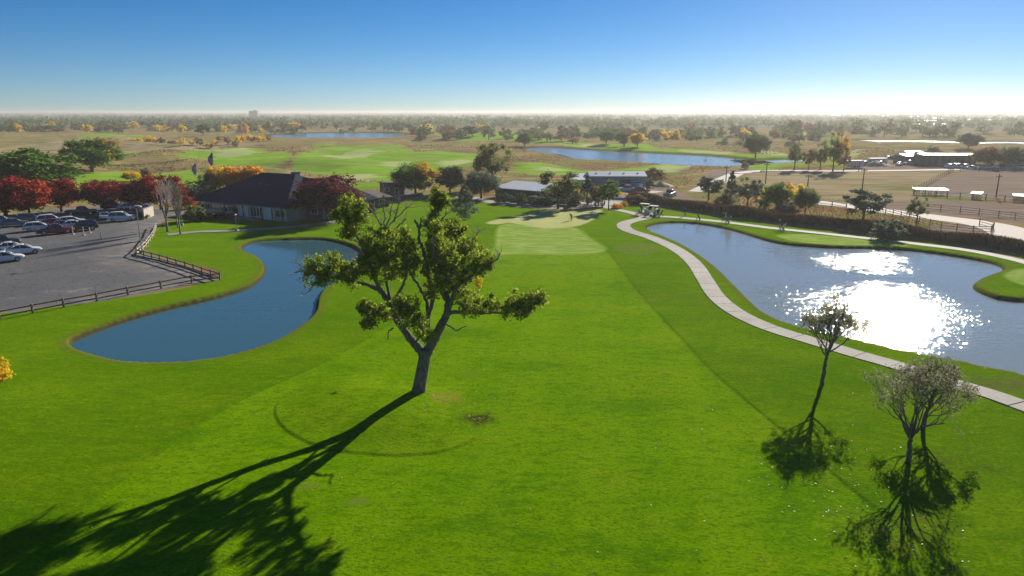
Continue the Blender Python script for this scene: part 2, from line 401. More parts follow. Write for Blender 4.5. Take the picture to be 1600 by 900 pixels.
def ground_material():
    t = NT('turf_and_prairie')
    pos = t.pos()
    A = {k: t.attr(k) for k in ('pond', 'lake', 'fair', 'ring', 'green', 'appr', 'flower', 'turf', 'pale', 'dirt', 'field', 'reed')}
    n_big = t.noise(t.scaled(pos, (.03, .06, .03)), 1, 5)
    n_mid = t.noise(t.scaled(pos, (.25, .5, .25)), 1, 5)
    n_fine = t.noise(pos, 2.2, 6, .7)
    n_xf = t.noise(pos, 9.0, 3, .7)
    streak = t.noise(t.scaled(pos, (.5, 2.4, 1), (0, 0, .35)), 1, 5, .65)
    dist0 = t.n('ShaderNodeVectorMath', {0: pos}, operation='LENGTH').outputs['Value']
    # mown and rough turf
    rough = t.mix(t.step(streak, .3, .72), (.062, .145, .0010), (.122, .225, .0012))
    rough = t.mix(t.step(n_mid, .45, .75), rough, (.125, .210, .0015))
    rough = t.mix(t.math('MULTIPLY', t.step(n_big, .5, .75), .5), rough, (.145, .185, .003))
    fair = t.mix(t.step(n_mid, .25, .75), (.097, .218, .0006), (.134, .268, .0008))
    fair = t.mix(t.math('MULTIPLY', t.step(n_big, .45, .7), .55), fair, (.150, .240, .0015))
    isf = t.step(A['fair'], .06, -.06)
    turf = t.mix(isf, rough, fair)
    inring = t.math('MULTIPLY', t.step(A['ring'], .5, -1.2), .55)
    turf = t.mix(inring, turf, t.mix(t.step(streak, .35, .7), (.072, .160, .0010), (.128, .235, .0012)))
    turf = t.n('ShaderNodeHueSaturation', {'Color': turf, 'Value': 1.0, 'Saturation': 1.03}).outputs[0]
    sx = t.n('ShaderNodeSeparateXYZ', {0: t.scaled(pos, (1, 1, 1), (0, 0, .12))})
    wob = t.math('MULTIPLY', t.noise(pos, .15, 2), 1.2)
    band = t.math('MULTIPLY', t.step(t.math('SINE', t.math('ADD', t.math('MULTIPLY', sx.outputs[0], 1.05), wob)), -.35, .35), isf)
    turf = t.mix(t.math('MULTIPLY', band, .32), turf, (.175, .30, .004))
    rband = t.step(t.math('SINE', t.math('ADD', t.math('MULTIPLY', sx.outputs[1], 1.5), wob)), -.3, .3)
    turf = t.mix(t.math('MULTIPLY', t.math('MULTIPLY', rband, t.math('SUBTRACT', 1.0, isf)), .16), turf, (.15, .26, .004))
    worn = t.math('MULTIPLY', t.step(t.math('ADD', A['appr'], t.math('MULTIPLY', n_mid, 14)), 26, 4), .5)
    turf = t.mix(t.math('MULTIPLY', worn, isf), turf, (.22, .32, .035))
    blotch = t.noise(t.scaled(pos, (.09, .16, 1), (0, 0, .3)), 1, 6, .68)
    turf = t.mix(t.math('MULTIPLY', t.step(blotch, .50, .62), .6), turf, (.185, .275, .004))
    turf = t.mix(t.math('MULTIPLY', t.step(blotch, .47, .36), .6), turf, (.045, .140, .0008))
    dry = t.noise(t.scaled(pos, (.35, .8, 1), (0, 0, .3)), 1, 5, .7)
    turf = t.mix(t.math('MULTIPLY', t.step(dry, .60, .74), .5), turf, (.20, .20, .02))
    turf = t.mix(t.math('MULTIPLY', t.math('SUBTRACT', 1.0, isf), t.math('MULTIPLY', t.step(dist0, 170, 110), .30)), turf, (.050, .125, .0008))
    grain = t.noise(t.scaled(pos, (2.6, 4.2, 1), (0, 0, .25)), 1.5, 6, .75)
    turf = t.mix(t.math('MULTIPLY', t.step(grain, .52, .36), .75), turf, (.030, .098, .0008))
    turf = t.mix(t.math('MULTIPLY', t.step(grain, .54, .68), .60), turf, (.185, .31, .004))
    grain2 = t.noise(t.scaled(pos, (.8, 1.7, 1), (0, 0, .2)), 1.2, 5, .72)
    turf = t.mix(t.math('MULTIPLY', t.step(grain2, .50, .36), .5), turf, (.040, .120, .0008))
    turf = t.mix(t.math('MULTIPLY', t.step(grain2, .56, .70), .45), turf, (.18, .31, .003))
    appr = t.mix(t.step(t.noise(t.scaled(pos, (.3, .9, 1)), 1, 5), .35, .7), (.20, .31, .045), (.34, .41, .13))
    turf = t.mix(t.step(A['appr'], .5, -.5), turf, appr)
    grn = t.mix(t.step(n_mid, .3, .7), (.42, .43, .18), (.55, .50, .26))
    turf = t.mix(t.step(A['green'], .4, -.4), turf, grn)
    fl = t.math('MULTIPLY', t.step(A['flower'], .3, -.6), t.step(n_fine, .42, .58))
    turf = t.mix(fl, turf, (.13, .15, .05))
    turf = t.mix(t.math('MULTIPLY', t.step(grain2, .52, .36), .22), turf, (.06, .14, .003))
    # bare soil flecks in the far turf, fine grain everywhere
    turf = t.mix(t.math('MULTIPLY', t.step(n_xf, .4, .8), .35), turf, (.035, .10, .002))
    # prairie
    pst = t.noise(t.scaled(pos, (.022, .075, 1)), 1, 6, .62)
    pst2 = t.noise(t.scaled(pos, (.06, .22, 1), (0, 0, .2)), 1, 5, .6)
    pra = t.mix(t.step(pst, .35, .62), (.30, .205, .088), (.185, .100, .045))
    pra = t.mix(t.step(pst2, .5, .68), pra, (.38, .30, .155))
    pra = t.mix(t.step(t.noise(t.scaled(pos, (.03, .10, 1), (0, 0, -.1)), 1.3, 5), .45, .58), pra, (.16, .19, .045))
    pra = t.mix(t.step(t.noise(t.scaled(pos, (.05, .2, 1), (0, 0, .1)), 1.1, 4), .60, .68), pra, (.045, .05, .02))
    field = t.mix(t.step(pst2, .35, .65), (.26, .20, .11), (.35, .28, .165))
    field = t.mix(t.step(pst, .5, .66), field, (.135, .15, .04))
    pra = t.mix(t.step(A['field'], 4, -4), pra, field)
    dist = t.n('ShaderNodeVectorMath', {0: pos}, operation='LENGTH').outputs['Value']
    vor = t.n('ShaderNodeTexVoronoi', {'Vector': t.scaled(pos, (.0022, .0011, 0.0), (0, 0, .15)), 'Scale': 1.0}).outputs['Color']
    sv = t.n('ShaderNodeSeparateColor', {0: vor})
    farc = t.mix(sv.outputs[0], (.07, .075, .048), (.19, .155, .10))
    farc = t.mix(t.step(sv.outputs[1], .6, .75), farc, (.065, .09, .034))
    farc = t.mix(t.step(t.noise(t.scaled(pos, (.004, .012, 1)), 1, 6, .6), .48, .6), farc, (.028, .036, .02))
    pra = t.mix(t.step(dist, 750, 1300), pra, farc)
    dirt = t.mix(t.step(t.noise(t.scaled(pos, (.05, .3, 1)), 1, 6), .3, .7), (.17, .125, .10), (.27, .21, .175))
    dirt = t.mix(t.step(n_mid, .6, .75), dirt, (.33, .28, .245))
    pra = t.mix(t.step(A['dirt'], 1.2, -1.2), pra, dirt)
    # turf edge, slightly ragged
    edge = t.math('ADD', A['turf'], t.math('MULTIPLY', t.math('SUBTRACT', t.noise(t.scaled(pos, (.04, .09, 1)), 1, 6, .65), .5), t.math('MULTIPLY', t.step(dist, 150, 260), 26)))
    edge = t.math('ADD', edge, t.math('MULTIPLY', t.math('SUBTRACT', n_mid, .5), 2.0))
    tw = t.math('MULTIPLY', dist, .006)
    isT = t.step(t.math('DIVIDE', edge, tw), 1.0, -1.0)
    # links turf further out is paler and mottled
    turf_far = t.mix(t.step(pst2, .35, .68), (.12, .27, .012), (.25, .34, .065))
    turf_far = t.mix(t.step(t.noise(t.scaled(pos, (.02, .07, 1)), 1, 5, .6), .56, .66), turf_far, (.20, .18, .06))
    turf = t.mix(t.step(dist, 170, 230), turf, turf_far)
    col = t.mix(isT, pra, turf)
    pe = t.math('ADD', A['pale'], t.math('MULTIPLY', t.math('SUBTRACT', t.noise(t.scaled(pos, (.05, .12, 1)), 1, 5, .65), .5), 24))
    col = t.mix(t.step(pe, 2, -2), col, (.38, .40, .19))
    # darker ground along the reeds
    col = t.mix(t.step(A['reed'], 2.6, 1.2), col, (.05, .045, .022))
    # pond margins: dry grass lip, then dark wet soil
    pn = t.math('ADD', A['pond'], t.math('MULTIPLY', t.math('SUBTRACT', n_fine, .5), .5))
    lip = t.math('MULTIPLY', t.step(pn, 1.5, .7), .6)
    col = t.mix(lip, col, t.mix(n_fine, (.075, .085, .012), (.13, .10, .03)))
    col = t.mix(t.step(pn, .34, .16), col, t.mix(n_fine, (.030, .022, .012), (.095, .072, .042)))
    lw = t.math('DIVIDE', A['lake'], t.math('ADD', t.math('MULTIPLY', dist, .02), .5))
    col = t.mix(t.step(lw, 1.1, .6), col, (.06, .05, .028))
    # worn earth by the big tree, a leaf-littered bank, other marks on the turf
    def spot(px, py, rx, ry, c, lo=.42, hi=.56):
        nonlocal col
        p = P(px, py)
        wv = t.n('ShaderNodeVectorMath', {0: pos, 1: t.n('ShaderNodeVectorMath', {0: t.n('ShaderNodeVectorMath', {0: t.n('ShaderNodeTexNoise', {'Vector': pos, 'Scale': 1.3 / max(rx, .4)}).outputs['Color'], 1: (.5, .5, .5)}, operation='SUBTRACT').outputs[0], 1: (rx * 1.8, ry * 1.8, 0)}, operation='MULTIPLY').outputs[0]}, operation='ADD').outputs[0]
        q = t.n('ShaderNodeMapping', {'Vector': wv, 'Location': (-p.x / rx, -p.y / ry, 0), 'Scale': (1 / rx, 1 / ry, 0)}).outputs[0]
        L = t.n('ShaderNodeVectorMath', {0: q}, operation='LENGTH').outputs['Value']
        m = t.math('MULTIPLY', t.step(L, 1.1, .2), t.step(t.noise(pos, 5, 5, .7), lo, hi))
        col = t.mix(m, col, c)
    spot(742, 655, 1.7, 1.5, (.028, .018, .010), .36, .5)
    spot(697, 625, 1.7, 1.9, (.30, .13, .05), .46, .60)
    spot(522, 622, .3, .35, (.008, .008, .006), .1, .2)  # small near-black mark on the turf left of the trunk
    spot(1560, 600, 4.2, 2.6, (.10, .065, .045), .38, .6)
    spot(1075, 468, 5, 4, (.10, .11, .02), .5, .64); spot(1020, 462, 4, 3, (.10, .12, .02), .5, .64)
    spot(560, 784, .8, .6, (.13, .19, .02), .2, .4); spot(740, 585, 1.1, .8, (.11, .19, .01), .2, .4); spot(480, 762, .9, .5, (.12, .18, .02), .2, .4)
    spot(1410, 830, 4, 3, (.10, .085, .02), .45, .62); spot(1500, 720, 3, 2.2, (.06, .05, .02), .5, .62)
    bh = t.math('ADD', t.math('MULTIPLY', n_fine, .6), t.math('ADD', t.math('MULTIPLY', n_xf, .5), t.math('MULTIPLY', grain, .6)))
    nrm = t.bump(bh, .6, .12)
    tint = t.mix(isT, (.55, .42, .25), (.50, .80, .0))
    return t.out(t.pbr(col, .9, nrm, **{'Specular IOR Level': .0, 'Sheen Weight': .13, 'Sheen Roughness': .45, 'Sheen Tint': tint}))

gm = np_mesh('ground', V, fc, [ground_material()], smooth=True)
for k, v in FLD.items():
    a = gm.attributes.new(k, 'FLOAT', 'POINT'); a.data.foreach_set('value', np.append(v, 0).astype(np.float32))
for k in ('turf', 'fair'): gm.attributes[k].data[cc].value = -5
tag(link('ground', gm), kind='structure')

# ------------------------------------------------------------------ water
def water_material(name, rough, bump, tint, scale=1.6):
    t = NT(name); pos = t.pos()
    rp = t.attr('ripple')
    n1 = t.noise(t.scaled(pos, (1.0, 1.7, 1), (0, 0, .5)), scale, 1.5, .5)
    n2 = t.noise(pos, scale * 2.7, 1.0, .5)
    h = t.math('ADD', n1, t.math('MULTIPLY', n2, .42))
    rp = t.math('MULTIPLY', rp, t.math('ADD', .25, t.math('MULTIPLY', t.step(t.noise(t.scaled(pos, (.5, 1.3, 1), (0, 0, .4)), 1, 6, .75), .32, .62), .9)))
    nrm = t.n('ShaderNodeBump', {'Height': h, 'Strength': t.math('ADD', t.math('MULTIPLY', rp, bump), bump * .012 + .004), 'Distance': .25}).outputs[0]
    rg = t.math('ADD', t.math('MULTIPLY', rp, rough), .012)
    return t.out(t.pbr(tint, rg, nrm, IOR=1.333, **{'Specular IOR Level': .5}))
def water(name, poly, z, mat, step, ripple_polys=None):
    lo, hi = poly.min(0) - step, poly.max(0) + step
    nx, ny = (max(2, int(v)) for v in np.ceil((hi - lo) / step))
    X, Y = np.meshgrid(np.linspace(lo[0], hi[0], nx), np.linspace(lo[1], hi[1], ny))
    q = np.stack([X.ravel(), Y.ravel()], 1); s = sdf(poly, q, step * 4)
    v = np.column_stack([q, np.full(len(q), z)])
    ids = np.arange(nx * ny).reshape(ny, nx)
    f = np.stack([ids[:-1, :-1], ids[:-1, 1:], ids[1:, 1:], ids[1:, :-1]], -1).reshape(-1, 4)
    f = f[(s[f] < step * .9).any(1)]
    me = np_mesh(name, v, f, [mat])
    r = np.zeros(len(q)) + (.12 if ripple_polys else .6)
    for rpoly in ripple_polys or []:
        r = np.maximum(r, smooth(-sdf(rpoly, q, 14), -7.0, 9.0))
    me.attributes.new('ripple', 'FLOAT', 'POINT').data.foreach_set('value', r.astype(np.float32))
    tag(link(name, me), kind='structure')
wm_left = water_material('still_pond_water', .07, .10, (.042, .112, .142))
wm_pond = water_material('pond_water', .08, .62, (.20, .24, .25), 1.5)
wm_lake = water_material('lake_water', .30, .9, (.075, .17, .27), .5)
water('pond', POND_L, WATER, wm_left, .7, [gpoly([(300, 500), (400, 470), (430, 440), (440, 400), (480, 400), (470, 470), (420, 520), (330, 540)], 3)])
water('pond', POND_R, WATER, wm_pond, .7, [
    gpoly([(1225, 385), (1300, 391), (1380, 391), (1398, 413), (1370, 419), (1320, 420), (1240, 410)], 3),
    gpoly([(1190, 440), (1300, 441), (1400, 441), (1450, 452), (1530, 480), (1600, 505), (1540, 512), (1500, 528), (1455, 540), (1440, 560), (1420, 590), (1300, 560), (1200, 500), (1150, 450)], 3)])
for p in LAKES: water('lake', p, -1.0, wm_lake, max(3.0, float(np.hypot(*p.mean(0))) * .02))

# ------------------------------------------------------------------ haze
def haze_box():
    t = NT('haze_air')
    vol = t.n('ShaderNodeVolumePrincipled', {'Color': (.76, .75, .72, 1), 'Density': HAZE_D, 'Anisotropy': .35}).outputs[0]
    m = t.out(None, vol)
    mb = MB().box((0, 0, 11.95), (46000, 46000, 32.1))
    o = mb.build('haze', m); tag(o, kind='stuff')
HAZE_D = 2.3e-4

# ------------------------------------------------------------------ paths, roads, car park
def strip(name, line, width, mat, z=.03, thick=.0, n=3, step=1.0, kind='structure'):
    line = np.asarray(line, float)
    seg = np.hypot(*np.diff(line, axis=0).T); s = np.concatenate([[0], np.cumsum(seg)])
    m = max(2, int(s[-1] / step)); u = np.linspace(0, s[-1], m)
    c = np.stack([np.interp(u, s, line[:, 0]), np.interp(u, s, line[:, 1])], 1)
    tn = np.gradient(c, axis=0); tn /= np.hypot(*tn.T)[:, None]
    nr = np.stack([-tn[:, 1], tn[:, 0]], 1)
    wd = np.interp(u / s[-1], np.linspace(0, 1, len(width)), width) if hasattr(width, '__len__') else np.full(m, width)
    offs = np.linspace(-.5, .5, n)
    rows = [c + nr * (o * wd)[:, None] for o in offs]
    q = np.concatenate(rows); h = height(q).reshape(n, m).max(0); zz = np.tile(h, n) + z
    v = np.column_stack([q, zz])
    if True:   # skirts give the slab its edge
        v = np.vstack([v, np.column_stack([rows[0], zz[:m] - .15]), np.column_stack([rows[-1], zz[:m] - .15])])
    ids = np.arange((n + 2) * m).reshape(n + 2, m)
    order = [n] + list(range(n)) + [n + 1]
    f = [np.stack([ids[a][:-1], ids[b][:-1], ids[b][1:], ids[a][1:]], -1) for a, b in zip(order[:-1], order[1:])]
    o = link(name, np_mesh(name, v, np.vstack(f)[:, ::-1], [mat]))
    return tag(o, kind=kind)
def slab_path(name, line, width, mat, bed, z, L=3.0):
    root = strip(name, line, width, bed, z - .03)
    line = np.asarray(line, float); seg = np.hypot(*np.diff(line, axis=0).T); sl_ = np.concatenate([[0], np.cumsum(seg)])
    n = int(sl_[-1] / L)
    def at_(u):
        return np.array((np.interp(u, sl_, line[:, 0]), np.interp(u, sl_, line[:, 1])))
    wd = lambda u: np.interp(u / sl_[-1], np.linspace(0, 1, len(width)), width) if hasattr(width, '__len__') else width
    rg = random.Random(len(line))
    for i in range(n):
        cols = []
        for k in range(4):
            u = (i + .012) * L + k / 3 * L * .976; c = at_(u); t_ = at_(u + .3) - at_(u - .3); t_ /= np.hypot(*t_) + 1e-9
            nr = np.array((-t_[1], t_[0])) * wd(u) / 2; cols.append((c - nr, c + nr))
        hh = max(hz(*c) for pr in cols[::3] for c in pr) + z + rg.uniform(-.004, .004)
        v = [(*c, hh) for pr in cols for c in pr] + [(*c, hh - .12) for pr in cols for c in pr]
        f = []
        for k in range(3): a_ = 2 * k; f += [(a_, a_ + 2, a_ + 3, a_ + 1)]; f += [(a_ + 8, a_ + 10, a_ + 2, a_), (a_ + 1, a_ + 3, a_ + 11, a_ + 9)]
        f += [(8, 0, 1, 9), (6, 14, 15, 7)]
        MB().add(v, f).build('slab', mat, root)
def pline(pxs, sub=6, z=0.0):
    return np.array([P(x, y, z)[:2] for x, y in catmull(pxs, sub, False)])

def concrete_mat():
    t = NT('path_concrete'); pos = t.pos()
    c = t.mix(t.noise(pos, .6, 6), (.22, .195, .17), (.33, .30, .265))
    c = t.mix(t.step(t.noise(pos, 4, 5, .7), .58, .75), c, (.22, .2, .17))
    return t.out(t.pbr(c, .85, t.bump(t.noise(pos, 14, 4), .2, .02)))
def slab_mat():
    t = NT('slab_concrete'); pos = t.pos(); r_ = t.n('ShaderNodeObjectInfo').outputs['Random']
    c = t.mix(t.noise(pos, .6, 6), (.235, .21, .185), (.32, .29, .255))
    c = t.mix(t.math('MULTIPLY', r_, .55), c, (.20, .18, .16))
    c = t.mix(t.step(t.noise(pos, 3, 5, .7), .54, .72), c, (.15, .135, .11))
    c = t.mix(t.math('MULTIPLY', t.step(t.noise(pos, .22, 5, .7), .5, .62), .6), c, (.17, .15, .125))
    return t.out(t.pbr(c, .85, t.bump(t.noise(pos, 14, 4), .2, .02)))
def dirtroad_mat():
    t = NT('pale_dirt_road'); pos = t.pos()
    c = t.mix(t.noise(pos, .35, 6, .65), (.34, .28, .24), (.48, .41, .36))
    return t.out(t.pbr(c, .9, t.bump(t.noise(pos, 3, 5), .3, .05)))
def asphalt_mat():
    t = NT('worn_asphalt'); pos = t.pos()
    c = t.mix(t.noise(pos, .12, 6, .6), (.050, .050, .054), (.120, .117, .118))
    c = t.mix(t.step(t.noise(t.scaled(pos, (.25, .25, 1)), 1, 6, .65), .55, .72), c, (.20, .185, .165))
    c = t.mix(t.step(t.noise(pos, .5, 5, .7), .60, .70), c, (.032, .032, .034))
    dv = t.n('ShaderNodeTexVoronoi', {'Vector': t.n('ShaderNodeVectorMath', {0: t.scaled(pos, (.11, .075, 1), (0, 0, .5)), 1: t.n('ShaderNodeTexNoise', {'Vector': pos, 'Scale': .4}).outputs['Color']}, operation='ADD').outputs[0]}, feature='DISTANCE_TO_EDGE').outputs['Distance']
    c = t.mix(t.step(dv, .030, .008), c, (.022, .022, .024))
    p = P(300, 445); edge = t.attr('edge')
    dust = t.math('MULTIPLY', t.step(edge, -7.0, -.5), t.step(t.noise(t.scaled(pos, (.3, .6, 1)), 1, 6), .3, .7))
    c = t.mix(dust, c, (.235, .20, .165))
    return t.out(t.pbr(c, .85, t.bump(t.noise(pos, 18, 3), .35, .02)))
M_SLAB = slab_mat(); M_ASPH2 = simple('joint_soil', (.06, .055, .035), .9)
M_CONC, M_DIRT, M_ASPH = concrete_mat(), dirtroad_mat(), asphalt_mat()
LOT = np.array([P(x, y)[:2] for x, y in [(-420, 560), (-60, 512), (0, 503), (100, 484), (200, 464), (300, 445), (341, 437), (290, 420), (250, 409), (203, 399), (215, 388), (236, 368), (244, 354), (262, 341), (300, 334), (296, 328), (262, 327), (240, 322), (200, 320), (120, 323), (0, 336), (-200, 345), (-600, 380)]])
def lot():
    lo, hi = LOT.min(0), LOT.max(0)
    from mathutils.geometry import delaunay_2d_cdt
    pts = [Vector(p) for p in LOT]; n = len(pts)
    xs, ys = np.meshgrid(np.arange(lo[0], hi[0], 2.0), np.arange(lo[1], hi[1], 2.0))
    q = np.stack([xs.ravel(), ys.ravel()], 1); q = q[sdf(LOT, q) < -.6]
    out = delaunay_2d_cdt(pts + [Vector(p) for p in q], [(i, (i + 1) % n) for i in range(n)], [], 1, 1e-4)
    v = np.array([(p.x, p.y, .02) for p in out[0]]); f = np.array([list(t) for t in out[2]])
    me = np_mesh('car_park', v, f, [M_ASPH])
    me.attributes.new('edge', 'FLOAT', 'POINT').data.foreach_set('value', sdf(LOT, v[:, :2]).astype(np.float32))
    tag(link('car_park', me), kind='structure')
lot()
kerb = MB()
kl = [P(x, y) for x, y in [(339, 435.5), (290, 418.5), (250, 407.5), (207, 398)]]
for a, b in zip(kl[:-1], kl[1:]):
    m = (a + b) / 2; d = b - a
    kerb.box((m.x, m.y, .08), (d.length, .18, .16), rz=math.atan2(d.y, d.x))
tag(kerb.build('kerb', M_CONC), kind='structure')

slab_path('cart_path', pline([(1012, 334), (1006, 341), (985, 346), (974, 352), (983, 361), (1020, 373), (1058, 391), (1085, 413), (1103, 440), (1120, 465), (1150, 489), (1200, 513), (1270, 535), (1340, 556), (1400, 573), (1480, 599), (1540, 616), (1600, 637), (1720, 680), (1850, 730)]), [2.6, 2.4, 2.1, 2.0, 2.0, 2.0], M_SLAB, M_ASPH2, .05)
strip('cart_path', pline([(1003, 337), (1040, 338.5), (1070, 341), (1130, 347), (1200, 356), (1280, 364.5), (1360, 373.5), (1440, 382.5), (1520, 393), (1600, 410), (1700, 440)]), 2.1, M_CONC, .05)
strip('cart_path', pline([(1008, 338), (985, 332), (960, 327), (940, 321)]), 2.2, M_CONC, .045)
strip('cart_path', pline([(262, 367), (300, 364), (352, 363), (437, 357), (516, 347), (575, 338)]), 2.0, M_CONC, .04)
strip('service_road', pline([(640, 309), (700, 307), (740, 310), (800, 319), (860, 323), (900, 322), (946, 316), (985, 304), (1020, 298)]), [4, 4.5, 5, 6, 8, 8, 6, 7], M_CONC, .03)
strip('dirt_road', pline([(1180, 301), (1275, 316), (1330, 322), (1400, 332), (1470, 341), (1530, 349), (1575, 360), (1640, 385)]), [5.5, 6, 6.5, 7, 8, 12], M_DIRT, .05)
strip('dirt_road', pline([(1430, 359), (1480, 366), (1540, 374), (1600, 380), (1680, 390)]), [3, 5, 7, 8], M_DIRT, .05)
strip('dirt_road', pline([(1150, 271), (1200, 266.5), (1280, 267.5), (1360, 267), (1440, 266), (1500, 265), (1620, 264)], 4), 4.5, M_DIRT, .08, step=3)
strip('dirt_road', pline([(1090, 300), (1120, 285), (1150, 272)], 4), 5, M_CONC, .06, step=3)

# ------------------------------------------------------------------ leaves, limbs, trees
def leaf_quads(rng, C, Rr, n, size, up=.15, out_w=.6, squash=1.0):
    """leaf-sized faces spread through clumps; C (K,3) centres, Rr (K,) radii, n per clump"""
    K = len(C); n = np.full(K, n) if np.isscalar(n) else np.asarray(n)
    idx = np.repeat(np.arange(K), n); N = len(idx)
    d = rng.normal(size=(N, 3)); d /= np.linalg.norm(d, axis=1)[:, None]
    r = np.minimum(rng.random(N) ** .5 * np.exp(rng.normal(size=N) * .22), 1.7)
    off = d * (r * Rr[idx])[:, None]; off[:, 2] *= squash
    p = C[idx] + off
    nm = out_w * d + .75 * rng.normal(size=(N, 3)) * .6; nm[:, 2] += up
    nm /= np.linalg.norm(nm, axis=1)[:, None] + 1e-9
    a = np.cross(nm, rng.normal(size=(N, 3))); a /= np.linalg.norm(a, axis=1)[:, None] + 1e-9
    b = np.cross(nm, a)
    s = size * rng.uniform(.6, 1.35, N)
    a *= (s * .62)[:, None]; b *= (s * .42)[:, None]
    v = np.stack([p - a, p - b, p + a, p + b], 1).reshape(-1, 3)
    return v, np.arange(4 * N).reshape(N, 4)

def bark(name, c1, c2):
    t = NT(name); co = t.n('ShaderNodeTexCoord').outputs['Object']
    rid = t.noise(t.scaled(co, (6, 6, 1.1)), 1.6, 6, .7, .4)
    c = t.mix(t.step(rid, .32, .68), c1, c2)
    return t.out(t.pbr(c, .9, t.bump(rid, .9, .12), **{'Specular IOR Level': .2}))
M_BARK = bark('cottonwood_bark', (.065, .055, .048), (.235, .215, .19))
M_BARKD = bark('dark_bark', (.035, .028, .022), (.11, .09, .07))
M_BARKG = bark('grey_bark', (.07, .06, .05), (.20, .175, .15))
M_BARKP = bark('pale_bark', (.20, .16, .13), (.42, .36, .31))

LM = dict(
    cotton=leaf_mat('cottonwood_leaves', (.018, .034, .006), (.19, .23, .022), trans=.42),
    olive=leaf_mat('olive_leaves', (.035, .048, .014), (.10, .115, .030), trans=.35),
    green=leaf_mat('green_leaves', (.020, .050, .010), (.085, .135, .020)),
    green_y=leaf_mat('green_turning_leaves', (.020, .055, .010), (.078, .13, .016), (.30, .19, .012), axis_mix=(.85, 0, .55, .50)),
    green_o=leaf_mat('green_orange_leaves', (.018, .058, .008), (.078, .145, .014), (.24, .115, .012), axis_mix=(.75, 0, .5, .66)),
    dark=leaf_mat('dark_green_leaves', (.012, .030, .014), (.034, .062, .024), trans=.25),
    grey=leaf_mat('grey_green_leaves', (.028, .045, .028), (.070, .092, .055), trans=.25),
    red=leaf_mat('red_maple_leaves', (.055, .007, .009), (.20, .020, .016), trans=.42),
    crimson=leaf_mat('crimson_leaves', (.050, .006, .011), (.155, .014, .018), trans=.4),
    redor=leaf_mat('orange_red_leaves', (.10, .013, .009), (.29, .055, .018), trans=.42),
    purple=leaf_mat('purple_red_leaves', (.030, .005, .011), (.095, .016, .021), trans=.3),
    gold=leaf_mat('golden_leaves', (.34, .19, .010), (.46, .27, .014), trans=.5),
    orange=leaf_mat('orange_leaves', (.30, .125, .010), (.42, .19, .016), trans=.5),
    brown=leaf_mat('brown_leaves', (.085, .048, .020), (.17, .10, .04), trans=.3),
    wispy=leaf_mat('wispy_grey_leaves', (.060, .062, .036), (.115, .115, .062), trans=.35),
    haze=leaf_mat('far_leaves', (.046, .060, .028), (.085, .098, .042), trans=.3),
)

def jitter_line(rng, pts, amp, sub=4):
    p = catmull(pts, sub, False)
    n = rng.normal(size=p.shape) * amp; n[0] = n[-1] = 0
    return p + n

class Tree:
    """limbs grown from a trunk; keeps the twig ends for leaves"""
    def __init__(s, seed): s.rng = np.random.default_rng(seed); s.mb = MB(); s.tips = []
    def limb(s, a, d, L, r, depth, spread=.6, kids=3, up=.12, ratio=.66, sides=6, minr=.0):
        rng = s.rng; n = 5; pts = [np.array(a, float)]; dd = np.array(d, float)
        for i in range(n):
            dd = dd + rng.normal(size=3) * .13 + np.array((0, 0, up)); dd /= np.linalg.norm(dd)
            pts.append(pts[-1] + dd * L / n)
        rr = np.linspace(r, max(r * .55, minr), n + 1)
        s.mb.tube(pts, list(rr), max(3, sides), caps=False)
        if depth == 0:
            s.tips.append(pts[-1]); s.tips.append((pts[-2] + pts[-3]) / 2); return
        for k in range(kids):
            t = rng.uniform(.45, 1.0) if k else 1.0
            i = min(n, int(round(t * n))); base = pts[i]
            ax = rng.normal(size=3); ax -= dd * ax.dot(dd); ax /= np.linalg.norm(ax) + 1e-9
            nd = dd + ax * spread * rng.uniform(.6, 1.25); nd /= np.linalg.norm(nd)
            s.limb(base, nd, L * ratio * rng.uniform(.8, 1.2), rr[i] * .72, depth - 1, spread, kids, up, ratio, sides - 1, minr)

